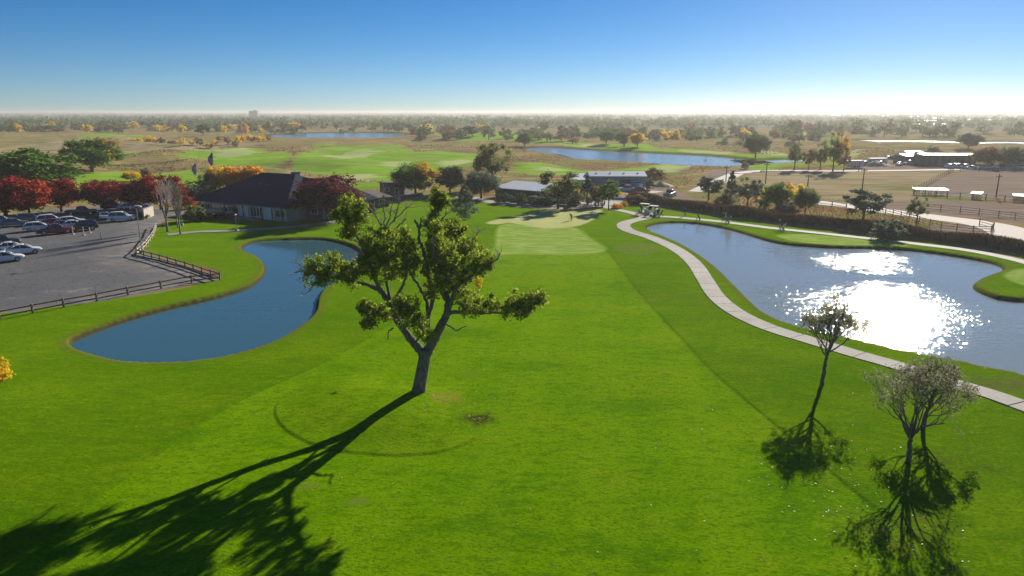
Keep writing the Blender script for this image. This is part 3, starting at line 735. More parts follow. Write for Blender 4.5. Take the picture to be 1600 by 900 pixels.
# -- unit trees (height 1, width 1): trunk mesh + crown mesh, several builds of each kind
UNIT = {}
def unit_tree(kind, var):
    key = (kind, var)
    if key in UNIT: return UNIT[key]
    rng = np.random.default_rng(abs(hash((len(kind) * 31 + ord(kind[0]) + ord(kind[-1]) * 7, var))) % 9999 + 3)
    T = Tree(int(rng.integers(1e6)))
    if kind == 'round':     # dense broad crown
        K = 80; d = rng.normal(size=(K, 3)); d /= np.linalg.norm(d, axis=1)[:, None]
        C = d * (rng.random(K) ** .35)[:, None] * np.array((.40, .40, .40)) * rng.uniform(.82, 1.08, (K, 1)); C[:, 2] = C[:, 2] * (1 - .25 * np.hypot(C[:, 0], C[:, 1])) + .56
        lo = C[:, 2] < .2; C[lo, 2] += .08
        v, f = leaf_quads(rng, C, rng.uniform(.08, .135, K), 150, .034, out_w=.6)
        nt, h0 = 7, .3
    elif kind == 'loose':   # open crown of separate clumps with gaps
        K = 34; d = rng.normal(size=(K, 3)); d /= np.linalg.norm(d, axis=1)[:, None]
        C = d * np.array((.40, .40, .34)) * rng.uniform(.45, 1.1, (K, 1)) + np.array((0, 0, .62))
        v, f = leaf_quads(rng, C, rng.uniform(.07, .13, K), 105, .042, squash=.75)
        nt, h0 = 9, .32
    elif kind == 'tall':    # cottonwood with upright lobes
        K = 52; lob = np.array([(-.22, 0, .66, .22, .34), (.05, .05, .74, .2, .28), (.27, -.05, .56, .2, .26), (-.05, -.12, .42, .26, .2), (.1, .15, .5, .25, .25)])
        i = rng.integers(0, 5, K); d = rng.normal(size=(K, 3)); d /= np.linalg.norm(d, axis=1)[:, None]
        C = lob[i, :3] + d * (rng.random(K) ** .5)[:, None] * np.stack([lob[i, 3], lob[i, 3], lob[i, 4]], 1) * .9
        v, f = leaf_quads(rng, C, rng.uniform(.06, .10, K), 95, .030)
        nt, h0 = 8, .25
    elif kind == 'cone':    # juniper / spruce outline
        K = 70; z = rng.random(K) ** 1.3; a = rng.uniform(0, 6.28, K); rr = (1 - z) * .40 * rng.uniform(.6, 1.05, K) + .03
        C = np.stack([rr * np.cos(a), rr * np.sin(a), .12 + z * .82], 1)
        v, f = leaf_quads(rng, C, .05 + (1 - z) * .075, 50, .036, squash=.7)
        nt, h0 = 3, .6
    elif kind == 'bush':    # to the ground
        K = 40; d = rng.normal(size=(K, 3)); d /= np.linalg.norm(d, axis=1)[:, None]; d[:, 2] = np.abs(d[:, 2])
        C = d * (rng.random(K) ** .4)[:, None] * np.array((.4, .4, .72)) * rng.uniform(.8, 1.1, (K, 1)) + np.array((0, 0, .12))
        v, f = leaf_quads(rng, C, rng.uniform(.08, .16, K), 55, .06)
        nt, h0 = 5, .1
    elif kind == 'bare':    # leafless
        for k in range(9):
            a = 6.283 * k / 9 + rng.uniform(-.3, .3); sp = rng.uniform(.15, .5)
            T.limb((0, 0, .2 + .02 * k), (math.cos(a) * sp, math.sin(a) * sp, 1), .36, .020, 3, .42, 3, .10, .70, 4, .0028)
        T.mb.tube([(0, 0, -.02), (.005, 0, .15), (0, .005, .34)], [.040, .030, .022], 7)
        me = T.mb.mesh('trunk', M_BARKP, True)
        tips = np.array(T.tips); v, f = leaf_quads(rng, tips[rng.random(len(tips)) < .25], np.full(len(tips), .03)[:1].repeat(len(tips)), 2, .02)
        UNIT[key] = (me, None); return UNIT[key]
    r98 = np.percentile(np.abs(v[:, :2]), 98.5); kz = 1.0 / v[:, 2].max()
    v = v * np.array((.5 / r98, .5 / r98, kz)); C = C * np.array((.5 / r98, .5 / r98, kz))
    pts = C[rng.choice(len(C), nt, replace=False)]
    T.mb.tube([(0, 0, -.03), (.006, .004, h0 * .5), (-.004, .006, h0), (0, 0, h0 + .22)], [.036, .026, .022, .012], 7)
    for p in pts:
        m = np.array((p[0] * .35, p[1] * .35, h0 + (p[2] - h0) * .45))
        T.mb.tube(jitter_line(rng, [(0, 0, h0 * rng.uniform(.75, 1.1)), m, p], .008), np.linspace(.014, .004, 9), 4, caps=False)
    tr = T.mb.mesh('trunk', M_BARKD, True)
    cr = np_mesh('crown', v, f, [LM['green']])
    UNIT[key] = (tr, cr); return UNIT[key]

CNT = {}
TREE_GROUP_SEEN = {}
def tree(kind, leaf, px, by, ty, wpx, label, name='tree', cat='tree', group=None, barkm=None, wy=None, var=None):
    p = G(px, by)
    top = PY(px, ty, p.y).z
    H = max(top - p.z, .5); W = wpx * mpp(p.y)
    i = CNT.get(kind, 0); CNT[kind] = i + 1
    tr, cr = unit_tree(kind, (i % 3) if var is None else var)
    o = thing(name, label, cat, p, random.Random(i * 7 + px).uniform(0, 6.28) if leaf not in ('green_y', 'green_o') else 0, group)
    o.scale = (W, W if wy is None else W * wy, H)
    a = link('trunk', tr, o)
    if barkm: a.material_slots[0].link = 'OBJECT'; a.material_slots[0].material = barkm
    if cr and leaf:
        c = link('crown', cr, o); c.material_slots[0].link = 'OBJECT'; c.material_slots[0].material = LM[leaf]
    return o

# ------------------------------------------------------------------ the big cottonwood on the fairway
def big_tree():
    rng = np.random.default_rng(21)
    base = P(651, 617); Y0 = base.y; gz = hz(base.x, base.y)
    root = thing('cottonwood_tree', 'large old cottonwood with forked grey trunk alone in the rough ring on the fairway', 'tree', (base.x, base.y, gz))
    def W(zx, zy, dy=0.0): return np.array(PY(460 + zx * .4, 280 + zy * .4, Y0 + dy)) - np.array((base.x, base.y, gz))
    wood = MB(); dead = MB(); S = mpp(Y0) * .4
    pathsd = {}
    def limb(mb, pts, r0, r1, sides=9, amp=.03, sub=5):
        p = np.array([W(*q) for q in pts]); c = jitter_line(rng, p, amp, sub); n = len(c)
        t = np.linspace(0, 1, n); rr = r0 + (r1 - r0) * t ** .8
        mb.tube(c, list(rr * (1 + rng.normal(size=n) * .035)), sides, caps=True); return c
    all_l = []
    def L(*a, **k): c = limb(*a, **k); all_l.append(c); return c
    # trunk with root flare
    trunk = np.array([W(482, 862), W(485, 835), W(492, 790), W(502, 735), W(508, 700), W(512, 665)])
    c = catmull(trunk, 5, False); n = len(c); t = np.linspace(0, 1, n)
    rr = .40 + .42 * np.exp(-t * 9) + .10 * (1 - t); rr[-6:] += np.linspace(0, .10, 6)
    wood.tube(np.vstack([[c[0] - (0, 0, .3)], c]), [1.0] + list(rr), 14)
    for k in range(6):
        a = k * 1.05 + .3; e = np.array((math.cos(a), math.sin(a), 0))
        wood.tube([c[2] + e * .28, c[0] + e * .62 + (0, 0, .05), c[0] + e * 1.05 - (0, 0, .25)], [.22, .17, .06], 6)
    # limbs traced in the photo, with depth
    L(wood, [(510, 690), (480, 655), (450, 620, .2), (400, 545, .6), (370, 480, .9), (345, 445, 1.0), (325, 425, 1.1)], .36, .21, 10)
    L(wood, [(325, 427, 1.1), (285, 412, 1.0), (240, 400, .8), (170, 388, .5), (105, 372, .3), (60, 362, .1)], .17, .035)
    L(wood, [(332, 432, 1.1), (310, 370, .8), (285, 310, .3), (262, 262, -.2), (240, 205, -.5), (205, 120, -.8)], .16, .04)
    L(wood, [(375, 485, .9), (410, 440, .2), (432, 390, -.6), (440, 330, -1.2), (420, 260, -1.5)], .15, .04)
    L(wood, [(372, 470, .9), (360, 390, 1.8), (345, 300, 2.4), (335, 220, 2.6)], .13, .04)
    L(wood, [(400, 550, .6), (365, 540, -.6), (320, 525, -1.6), (285, 530, -2.2)], .09, .025)
    L(wood, [(388, 583, .4), (370, 592, -.2), (362, 625, -.5)], .06, .03)
    L(wood, [(512, 690), (540, 640, .1), (562, 595, .1), (582, 555), (598, 520), (602, 490, -.2)], .38, .25, 10)
    L(wood, [(602, 500, -.2), (640, 420, -.8), (690, 380, -1.4), (745, 350, -2.0), (795, 308, -2.4)], .17, .03)
    L(wood, [(596, 525), (640, 517, -1.0), (700, 520, -2.0), (760, 522, -2.9), (830, 520, -3.7), (890, 500, -4.2), (950, 478, -4.7)], .17, .025)
    L(wood, [(585, 560, .1), (612, 578, -.5), (632, 590, -.8), (655, 580, -1.0), (675, 575, -1.1)], .07, .025)
    L(wood, [(600, 495, -.2), (590, 420, .5), (588, 340, 1.2), (575, 250, 1.6), (562, 160, 1.6), (564, 90, 1.5), (570, 45, 1.5)], .22, .05)
    L(wood, [(592, 430, .5), (620, 340, 1.6), (640, 260, 2.2), (655, 200, 2.5)], .13, .03)
    L(wood, [(590, 470, 0), (560, 400, -1.0), (545, 310, -1.8), (540, 230, -2.2)], .14, .03)
    L(wood, [(600, 480, -.2), (660, 420, 1.0), (700, 330, 2.0), (715, 260, 2.4)], .12, .025)
    L(wood, [(525, 660), (522, 590, .4), (522, 520, .7), (512, 465, .8), (490, 425, 1.0), (465, 385, 1.2), (445, 350, 1.2)], .20, .08)
    L(wood, [(520, 540, .7), (540, 470, .4), (528, 390, .2), (515, 320, 0), (500, 265, -.1), (486, 235, -.1), (487, 190, 0), (470, 160, .1)], .17, .075)
    L(wood, [(487, 190, 0), (495, 165, .1), (492, 150, .1)], .07, .04)
    L(wood, [(470, 640, .1), (500, 600, -.9), (480, 545, -1.4), (440, 500, -1.6)], .09, .025)
    # dead upper sticks
    for pts in ([(365, 240, 2.4), (352, 180, 2.5), (348, 110, 2.6), (346, 60, 2.7), (348, 25, 2.7)], [(362, 215, 2.4), (330, 165, 2.2), (305, 130, 2.0), (292, 112, 1.9)],
                [(358, 200, 2.4), (390, 160, 2.8), (425, 125, 3.1), (450, 105, 3.2), (475, 92, 3.3)], [(352, 190, 2.5), (320, 145, 3.0), (312, 95, 3.2)],
                [(355, 195, 2.5), (375, 130, 1.9), (388, 80, 1.7)], [(400, 190, 2.6), (430, 160, 2.4), (445, 150, 2.2)], [(390, 165, 2.8), (405, 110, 3.0), (412, 70, 3.1)],
                [(262, 262, -.2), (235, 240, .4), (215, 238, .8)], [(60, 362, .1), (20, 360, 0), (-10, 372, -.1)], [(110, 385, .3), (50, 350, -.2), (0, 318, -.4)], [(95, 390, .3), (60, 430, .3), (30, 455, .4)],
                [(700, 235, 2.4), (715, 212, 2.4), (722, 200, 2.5)], [(562, 170, 1.6), (590, 140, 1.5), (605, 130, 1.5)], [(566, 200, 1.6), (535, 170, 1.3), (520, 150, 1.2)], [(790, 312, -2.4), (805, 290, -2.5)]):
        db = MB(); dc = limb(db, pts, .075, .016, 5, .04)
        for q in range(7):
            b0 = dc[int(rng.integers(len(dc) // 3, len(dc)))]; e0 = rng.normal(size=3) * np.array((.5, .5, .25)) + np.array((0, 0, .45))
            db.tube([b0, b0 + e0 * .5 + rng.normal(size=3) * .05, b0 + e0], [.026, .018, .008], 4, caps=False)
        db.build('dead_branch', M_BARKP, root, smooth=True)
    # leaf masses: (zx, zy, rx, ry, depth)
    masses = [(205, 105, 52, 48, -.8), (180, 165, 40, 40, -.6), (240, 150, 38, 48, -.7), (215, 200, 34, 28, -.4), (265, 115, 20, 25, -.9),
              (95, 345, 50, 50, .2), (150, 330, 45, 45, .3), (190, 360, 48, 45, .7), (70, 375, 35, 34, .1), (218, 395, 34, 32, .8), (240, 350, 30, 40, .9), (130, 385, 40, 28, .4),
              (285, 290, 38, 40, .4), (280, 350, 34, 40, .6), (330, 215, 52, 34, 1.8), (330, 300, 55, 55, 1.2), (375, 250, 52, 44, 1.0), (400, 320, 60, 50, -.6), (355, 365, 52, 48, 1.4), (430, 265, 36, 44, -1.2), (445, 340, 38, 44, -.9), (410, 215, 34, 26, 1.8), (300, 245, 34, 30, 0),
              (300, 520, 36, 34, -1.9), (285, 555, 28, 22, -2.1), (340, 525, 28, 28, -1.2), (270, 500, 20, 22, -2.2),
              (435, 480, 44, 36, -1.4), (455, 530, 44, 40, -1.3), (480, 580, 50, 32, -1.0), (510, 605, 34, 26, -.8), (410, 510, 26, 30, -1.2),
              (545, 215, 32, 44, -.8), (560, 280, 48, 52, -.6), (600, 200, 44, 38, 1.8), (625, 250, 50, 50, 1.9), (660, 300, 56, 54, 1.0), (590, 330, 54, 46, .4), (700, 270, 46, 42, 2.0), (720, 320, 46, 42, -.6), (760, 320, 34, 30, -2.0), (650, 360, 48, 40, -.8), (560, 385, 46, 46, -.9), (600, 420, 46, 40, .8), (520, 340, 26, 50, .3), (640, 190, 28, 24, 2.3), (530, 430, 30, 44, .4), (700, 355, 34, 30, -1.4), (535, 180, 22, 30, .6),
              (690, 490, 44, 42, -1.8), (660, 450, 34, 30, -.2), (725, 505, 26, 32, -2.4), (770, 490, 28, 30, -3.0), (835, 500, 42, 38, -3.7), (880, 480, 46, 38, -4.1), (930, 475, 46, 32, -4.5), (960, 468, 26, 22, -4.8), (905, 520, 30, 22, -4.2),
              (470, 300, 26, 40, .3), (350, 320, 36, 36, -.4), (610, 300, 40, 38, -1.4), (650, 410, 36, 28, 1.2), (568, 60, 24, 26, 1.5), (555, 100, 22, 30, 1.5), (590, 95, 16, 30, 1.4), (545, 140, 14, 24, 1.5), (555, 70, 18, 20, 1.5)]
    Cs, Rs, Ns = [], [], []
    LP = np.vstack(all_l)
    for zx, zy, rx, ry, dy in masses:
        cen = W(zx, zy, dy); A, B = rx * S, ry * S
        k = max(6, int(2.6 * (A * B) ** .5 * 9)); A *= 1.1; B *= 1.1
        d = rng.normal(size=(k, 3)); d /= np.linalg.norm(d, axis=1)[:, None]
        pts = cen + d * (rng.random(k) ** .45)[:, None] * np.array((A, (A + B) * .55, B))
        for p in pts:
            Cs.append(p); r = rng.uniform(.16, .46); Rs.append(r); Ns.append(int(22 + 135 * r))
        # twigs from the nearest limb into the mass
        j = np.argsort(np.linalg.norm(LP - cen, axis=1))[:1][0]
        for p in pts[::2]:
            a = LP[np.argmin(np.linalg.norm(LP - p, axis=1) + rng.random(len(LP)) * .6)]
            m = (a + p) / 2 + rng.normal(size=3) * .12 - (0, 0, .08)
            wood.tube(jitter_line(rng, [a, m, p], .02, 2), np.linspace(.028, .007, 5), 4, caps=False)
    v, f = leaf_quads(rng, np.array(Cs), np.array(Rs), np.array(Ns), .132, up=.15, out_w=.2)
    wood.build('trunk', M_BARK, root, smooth=True)
    link('crown', np_mesh('crown', v, f, [LM['cotton']]), root)
big_tree()

# ------------------------------------------------------------------ thin young trees on the right
def thin_tree(px, by, ty, wpx, label, seed, lean, nleaf, fork, nl=9, r0=.16, stem=True):
    p = G(px, by); H = PY(px, ty, p.y).z - p.z; W = wpx * mpp(p.y)
    T = Tree(seed); rng = T.rng
    root = thing('young_tree', label, 'tree', p)
    fz = fork * H
    tr = np.array([(0, 0, -.15), (lean * .2, 0, fz * .35), (lean * .75, .05, fz * .7), (lean, 0, fz)])
    T.mb.tube(jitter_line(rng, tr, .02, 4), np.linspace(r0, r0 * .7, 13), 8)
    a0 = rng.uniform(0, 6)
    if stem:      # a leader running up through the crown, side limbs along it
        T.limb((lean, 0, fz - .1), (.05, 0, 1), (H - fz) * .62, r0 * .62, 2, .5, 3, .1, .6, 6, .01)
        for k in range(nl):
            u = k / (nl - 1); a = a0 + k * 2.4; sp = .95 - .35 * u
            T.limb((lean + .02 * k, 0, fz - .1 + u * (H - fz) * .5), (math.cos(a) * sp, math.sin(a) * sp, .55 + .5 * u), (H - fz) * (.42 - .16 * u), r0 * (.42 - .15 * u), 3, .6, 3, .06, .62, 6, .008)
    else:
        for k in range(nl):
            a = a0 + k * 2.4; sp = (.25 + .95 * (k / nl)) * W / (H - fz) * .95
            T.limb((lean, 0, fz - .3 + .06 * k), (math.cos(a) * sp, math.sin(a) * sp, .8), (H - fz) * .46 * (1.15 - .25 * k / nl), r0 * .48, 3, .7, 3, .08, .66, 6, .008)
    # fit the grown crown to the measured height and spread
    V_ = np.array(T.mb.v); tips = np.array(T.tips)
    top = np.percentile(tips[:, 2], 98); kz = (H - fz) / (top - fz); kx = W * .5 / np.percentile(np.abs(tips[:, 0] - lean), 97)
    def fit(q):
        u = np.clip((q[:, 2] - fz * .95) / (.25 * (H - fz)), 0, 1); q = q.copy()
        q[:, 2] = np.where(q[:, 2] > fz, fz + (q[:, 2] - fz) * kz, q[:, 2])
        for ax, o in ((0, lean), (1, 0)): q[:, ax] = o * (q[:, 2] >= fz) + q[:, ax] - o * (q[:, 2] >= fz) if False else q[:, ax] + (q[:, ax] - o) * (kx - 1) * u
        return q
    T.mb.v = [tuple(q) for q in fit(V_)]; tips = fit(tips)
    T.mb.build('trunk', M_BARKG, root, smooth=True)
    v, f = leaf_quads(rng, tips, np.full(len(tips), .34), nleaf, .095, up=.0, out_w=.3)
    link('crown', np_mesh('crown', v, f, [LM['wispy']]), root)
thin_tree(1284, 601, 478, 100, 'slender olive tree with a bent trunk beside the cart path before the bright pond', 4, .12, 11, .36, 11)
thin_tree(1442, 668, 570, 105, 'leaning thin tree nearer the cart path, half hidden behind the sparse tree', 8, .1, 11, .28, 10)
thin_tree(1419, 722, 566, 118, 'sparse wiry tree with forking limbs nearest the camera on the right', 12, -.05, 7, .26, 11, .16, False)

# ------------------------------------------------------------------ trees round the clubhouse and car park
tree('round', 'green', 50, 306, 230, 128, 'broad dark green tree behind the red trees at the left edge', 'shade_tree', wy=.8)
tree('round', 'green_o', 143, 264, 213, 84, 'round green tree turning orange along its edge, out on the prairie at the left', 'shade_tree')
RT = 'red trees along the back of the car park'
for px, by, ty, w_, lf, lb in ((10, 340, 273, 100, 'red', 'bright red tree cut by the left edge of the picture, behind the parked cars'),
                               (47, 338, 277, 66, 'redor', 'orange red tree second from the left behind the car park'),
                               (96, 331, 277, 58, 'red', 'smaller rounded red tree standing apart left of the crimson pair'),
                               (164, 329, 279, 68, 'crimson', 'wide dark crimson tree behind the pale car at the back of the lot'),
                               (212, 326, 280, 52, 'crimson', 'dull crimson tree squeezed between two wider red trees'),
                               (252, 328, 270, 70, 'red', 'tall red tree behind the two bare trees')):
    tree('round', lf, px, by, ty, w_, lb, 'maple_tree', group=RT)
tree('round', 'gold', 205, 283, 267, 26, 'small golden tree behind the crimson trees', 'small_tree')
tree('bush', 'dark', 226, 275, 262, 14, 'dark little bush out on the prairie beside the golden tree', 'shrub', 'shrub')
tree('bare', None, 262, 362, 290, 56, 'larger leafless pale tree at the corner of the car park', 'bare_tree', group='bare trees by the car park')
tree('bare', None, 282, 366, 293, 40, 'narrower leafless tree nearest the lawn, right of the larger bare one', 'bare_tree', group='bare trees by the car park')
tree('bare', None, 278, 356, 298, 30, 'thin leafless tree standing behind the two other bare trees', 'bare_tree', group='bare trees by the car park')
tree('bush', 'redor', 297, 326, 306, 22, 'small orange red shrub beside the clubhouse end', 'shrub', 'shrub')
tree('bush', 'grey', 310, 308, 281, 50, 'rounded grey green shrub below the flagpoles', 'shrub', 'shrub')
tree('bush', 'olive', 304, 345, 314, 36, 'olive green conical shrub at the left end of the clubhouse', 'shrub', 'shrub')
tree('bush', 'dark', 328, 343, 329, 34, 'low dark shrub under the left end of the clubhouse wall', 'shrub', 'shrub')
tree('bush', 'dark', 350, 342, 331, 30, 'low dark shrub in front of the clubhouse wall near its left end', 'shrub', 'shrub')
for px, by, ty, w_, lf, lb in ((328, 305, 268, 26, 'green_y', 'green and yellow tree right behind the tallest flagpole'),
                               (343, 303, 257, 34, 'gold', 'golden tree at the left of the autumn row behind the clubhouse'),
                               (368, 302, 257, 36, 'orange', 'amber tree in the middle of the autumn row behind the clubhouse'),
                               (397, 301, 257, 42, 'orange', 'orange tree at the right of the autumn row, just above the clubhouse ridge')):
    tree('round', lf, px, by, ty, w_, lb, 'autumn_tree', group='autumn trees behind the clubhouse')
tree('round', 'purple', 513, 344, 271, 94, 'large dark purple red tree standing against the clubhouse right end', 'maple_tree')
tree('bare', None, 507, 345, 303, 34, 'small leafless white stemmed tree in front of the purple tree', 'bare_tree')
tree('round', 'green_y', 649, 306, 251, 66, 'dense green tree with a yellow top right of the brown outbuilding', 'shade_tree')
tree('round', 'orange', 630, 297, 266, 20, 'little orange tree peeping out left of the dense green and yellow tree', 'small_tree')
tree('round', 'dark', 703, 302, 257, 42, 'dark green tree between the yellow topped tree and the tall cottonwood', 'shade_tree')
tree('tall', 'olive', 770, 296, 220, 62, 'tall olive cottonwood rising above the long shed', 'cottonwood_tree')
tree('round', 'grey', 752, 310, 266, 54, 'bushy grey green tree at the left end of the long shed', 'shade_tree')
tree('cone', 'grey', 727, 340, 288, 42, 'small neat grey green tree alone on the lawn', 'small_tree')
tree('loose', 'olive', 872, 326, 266, 66, 'open brownish green tree between the shed and the green', 'shade_tree')
tree('cone', 'dark', 917, 320, 273, 38, 'dark conical evergreen in front of the pale workshop', 'evergreen_tree')
tree('round', 'brown', 936, 322, 288, 22, 'thin brownish tree between the evergreen and a green round tree', 'small_tree')
tree('loose', 'green', 951, 328, 279, 36, 'green oval tree in front of the pale workshop, right of the evergreen', 'small_tree', var=1)
tree('bush', 'gold', 895, 305, 284, 24, 'yellow shrub left of the dark evergreen', 'shrub', 'shrub')
for px, by, ty, w_, lf, lb in ((788, 317, 300, 30, 'dark', 'dark shrub at the left under the long shed'), (812, 319, 302, 30, 'dark', 'second dark shrub from the left under the long shed'),
                               (838, 320, 302, 36, 'grey', 'grey green shrub under the middle of the long shed'), (858, 321, 306, 30, 'dark', 'dark shrub just left of the open brownish tree'),
                               (892, 321, 306, 34, 'dark', 'dark shrub just left of the conical evergreen'), (818, 314, 300, 14, 'purple', 'small reddish shrub against the shed wall')):
    tree('bush', lf, px, by, ty, w_, lb, 'shrub', 'shrub', group='shrubs along the long shed')
tree('bush', 'brown', 1022, 280, 261, 36, 'brownish bush at the right end of the pale workshop', 'shrub', 'shrub')
tree('bush', 'grey', 1014, 293, 276, 20, 'grey bush touching the right corner of the pale workshop', 'shrub', 'shrub')
for i, (px, by, w_) in enumerate(((975, 310, 40), (1000, 312, 34), (1025, 315, 40), (1050, 318, 34), (1080, 321, 40), (1110, 327, 34), (1135, 331, 40), (1165, 334, 30))):
    tree('bush', ('gold', 'brown', 'orange', 'olive')[i % 4], px, by, by - 9, w_, ('low yellow', 'low tan', 'low rusty', 'low olive')[i % 4] + ' scrub bush ' + ('in front of the workshop yard' if i < 4 else 'above the reeds right of the golfers'), 'scrub_bush', 'shrub', group='scrub above the reeds')
tree('bush', 'orange', 963, 326, 317, 18, 'small coral orange shrub beside the path by the green oval tree', 'shrub', 'shrub')
tree('bush', 'orange', 975, 322, 314, 12, 'smaller coral orange shrub nearest the reeds', 'shrub', 'shrub')
RC = 'mixed trees between the reeds and the dry field'
for kd, lf, px, by, ty, w_, lb in (('loose', 'grey', 1107, 313, 275, 44, 'grey green spreading tree at the left of the clump beyond the reeds'), ('cone', 'grey', 1141, 320, 266, 26, 'narrow upright grey green tree in the clump beyond the reeds'),
                                   ('tall', 'grey', 1168, 322, 275, 44, 'tall grey green tree in the middle of the clump beyond the reeds'), ('bush', 'dark', 1194, 325, 308, 18, 'dark bush under the clump of trees beyond the reeds'),
                                   ('round', 'green_o', 1213, 328, 282, 40, 'orange tinted tree in the clump beyond the reeds'), ('loose', 'gold', 1240, 326, 286, 28, 'bright yellow topped tree in the clump beyond the reeds'),
                                   ('round', 'olive', 1258, 333, 291, 36, 'olive tree at the right end of the clump beyond the reeds'), ('bush', 'gold', 1196, 312, 290, 22, 'yellow bush in the middle of the clump beyond the reeds'), ('bush', 'grey', 1226, 334, 312, 34, 'grey green bush at the foot of the orange tinted tree'), ('bush', 'olive', 1130, 322, 304, 30, 'olive bush at the foot of the narrow upright tree')):
    tree(kd, lf, px, by, ty, w_, lb, 'mixed_tree' if kd != 'bush' else 'shrub', 'tree' if kd != 'bush' else 'shrub', group=RC)
tree('loose', 'grey', 1348, 349, 294, 68, 'open grey green tree beside the pale dirt road', 'shade_tree')
tree('tall', 'olive', 1432, 349, 306, 32, 'slim olive tree at the bend of the dirt road fence', 'small_tree')
tree('bush', 'grey', 1387, 374, 339, 44, 'grey rounded bush on the bank above the right path', 'shrub', 'shrub')
TG = 'slim trees beside the far dirt road'
for kd, lf, px, by, ty, w_, lb in (('tall', 'olive', 1241, 266, 224, 30, 'dark olive slim tree at the left of the group on the far road'), ('loose', 'brown', 1263, 266, 232, 20, 'thin brownish tree second from the left on the far road'), ('tall', 'olive', 1281, 266, 221, 26, 'slim olive tree in the middle of the group on the far road'),
                                   ('tall', 'green_y', 1301, 268, 203, 38, 'tallest yellowish tree of the group on the far road'), ('loose', 'brown', 1318, 267, 236, 24, 'bare looking brown tree at the right of the group on the far road')):
    tree(kd, lf, px, by, ty, w_, lb, 'slim_tree', group=TG)
tree('round', 'haze', 1513, 231, 207, 36, 'broad grey tree in front of the bright far water', 'far_tree')
tree('bush', 'haze', 1459, 237, 226, 20, 'small grey bush left of the broad grey tree by the far water', 'shrub', 'shrub')
for px, w_, lf, lb in ((1542, 40, 'brown', 'reddish brown tree at the end of the long barn'), (1574, 36, 'haze', 'grey brown tree right of the reddish tree by the barn'), (1606, 36, 'brown', 'brown tree cut by the right edge of the picture beyond the arena')):
    tree('round', lf, px, 262, 227, w_, lb, 'barn_tree', group='trees behind the long barn')
tree('round', 'green', 819, 231, 206, 26, 'dark green tree at the left end of the large far lake', 'lakeside_tree')
tree('round', 'haze', 1181, 238, 207, 38, 'broad hazy tree at the right end of the large far lake', 'lakeside_tree')
tree('round', 'gold', 996, 229, 207, 24, 'orange gold tree on the far shore of the large lake', 'lakeside_tree')
tree('round', 'green', 947, 229, 203, 24, 'green tree on the far shore of the large lake, left of the golden one', 'lakeside_tree')
tree('round', 'haze', 975, 229, 205, 30, 'grey green tree on the far shore touching the golden one', 'lakeside_tree')
tree('round', 'dark', 733, 218, 196, 28, 'dark round tree on the far links above the yellow topped tree', 'lakeside_tree')
tree('bush', 'brown', 1164, 264, 252, 12, 'small brown bush by the near corner of the large lake', 'shrub', 'shrub')
tree('bush', 'gold', -2, 598, 557, 36, 'yellow shrub cut by the left edge of the picture', 'shrub', 'shrub')
tree('loose', 'gold', 747, 462, 430, 14, 'slim golden sapling half hidden by the big cottonwood', 'sapling')

# ------------------------------------------------------------------ far trees
FAR = []
def far_mesh(i):
    rng = np.random.default_rng(100 + i)
    K = 20; d = rng.normal(size=(K, 3)); d /= np.linalg.norm(d, axis=1)[:, None]
    C = d * (rng.random(K) ** .4)[:, None] * np.array((.42, .42, .42)) * rng.uniform(.8, 1.1, (K, 1)) + np.array((0, 0, .50))
    v, f = leaf_quads(rng, C, rng.uniform(.10, .17, K), 42, .075)
    mb = MB().tube([(0, 0, -.05), (0, 0, .5)], [.03, .02], 4, caps=False)
    tv = np.array(mb.v); tf = np.array(mb.f)
    return np_mesh('far_tree', np.vstack([v, tv]), np.vstack([f, tf + len(v)]), [LM['haze'], M_BARKD], [0] * len(f) + [1] * len(tf))
FAR = [far_mesh(i) for i in range(5)]
rf = random.Random(77)
ORD = ('first', 'second', 'third', 'fourth', 'fifth', 'sixth', 'seventh', 'eighth', 'ninth', 'tenth', 'eleventh', 'twelfth', 'thirteenth', 'fourteenth')
HUE = dict(haze='grey green', olive='olive', green='green', brown='russet', orange='orange', gold='golden', dark='dark green')
SORT = []          # (group, px, colour word, object, where phrase per stretch)
STRETCH = {
    'tree belt beyond the large lake': (('behind the small blue lake', 700), ('just left of the large lake', 815), ('above the left of the large lake', 960), ('above the right of the large lake', 1120), ('past the right of the large lake', 9999)),
    'tree belt behind the left prairie': (('at the far left', 90), ('above the round orange edged tree', 190), ('above the flagpoles', 330), ('left of the small blue lake', 9999)),
    'trees behind the small lake': (('behind the left half of the small blue lake', 535), ('behind the right half of the small blue lake', 9999)),
    'tree belt before the bright water': (('above the slim trees', 1330), ('left of the long barn', 1440), ('beyond the long barn', 1530), ('at the far right', 9999)),
    'yellow willows across the prairie': (('left of the flagpoles', 300), ('right of the flagpoles', 9999)),
    'lone trees before the left belt': (('before the left belt', 9999),),
    'far pale buildings': (('above the car park', 250), ('above the clubhouse', 560), ('above the big cottonwood', 900), ('above the slim trees', 1330), ('above the long barn', 9999)),
    'vehicles parked by the long barn': (('in the line before the long barn', 9999),),
    'vehicles left of the long barn': (('in the cluster left of the long barn', 9999),)}
NOUN = {'far pale buildings': 'pale building', 'vehicles parked by the long barn': 'vehicle', 'vehicles left of the long barn': 'vehicle', 'yellow willows across the prairie': 'willow'}
def name_by_place():
    cells = {}
    for g, px, hue, o in SORT:
        wh = next(w_ for w_, lim in STRETCH[g] if px < lim); cells.setdefault((g, wh, hue), []).append((px, o))
    for (g, wh, hue), it in cells.items():
        it.sort(key=lambda e: e[0]); noun = NOUN.get(g, 'tree')
        tail = wh
        for i, (px, o) in enumerate(it):
            o['label'] = (f'{hue} {noun} {tail}' if len(it) == 1 else f'{ORD[i]} {hue} {noun} from the left, {tail}').strip()
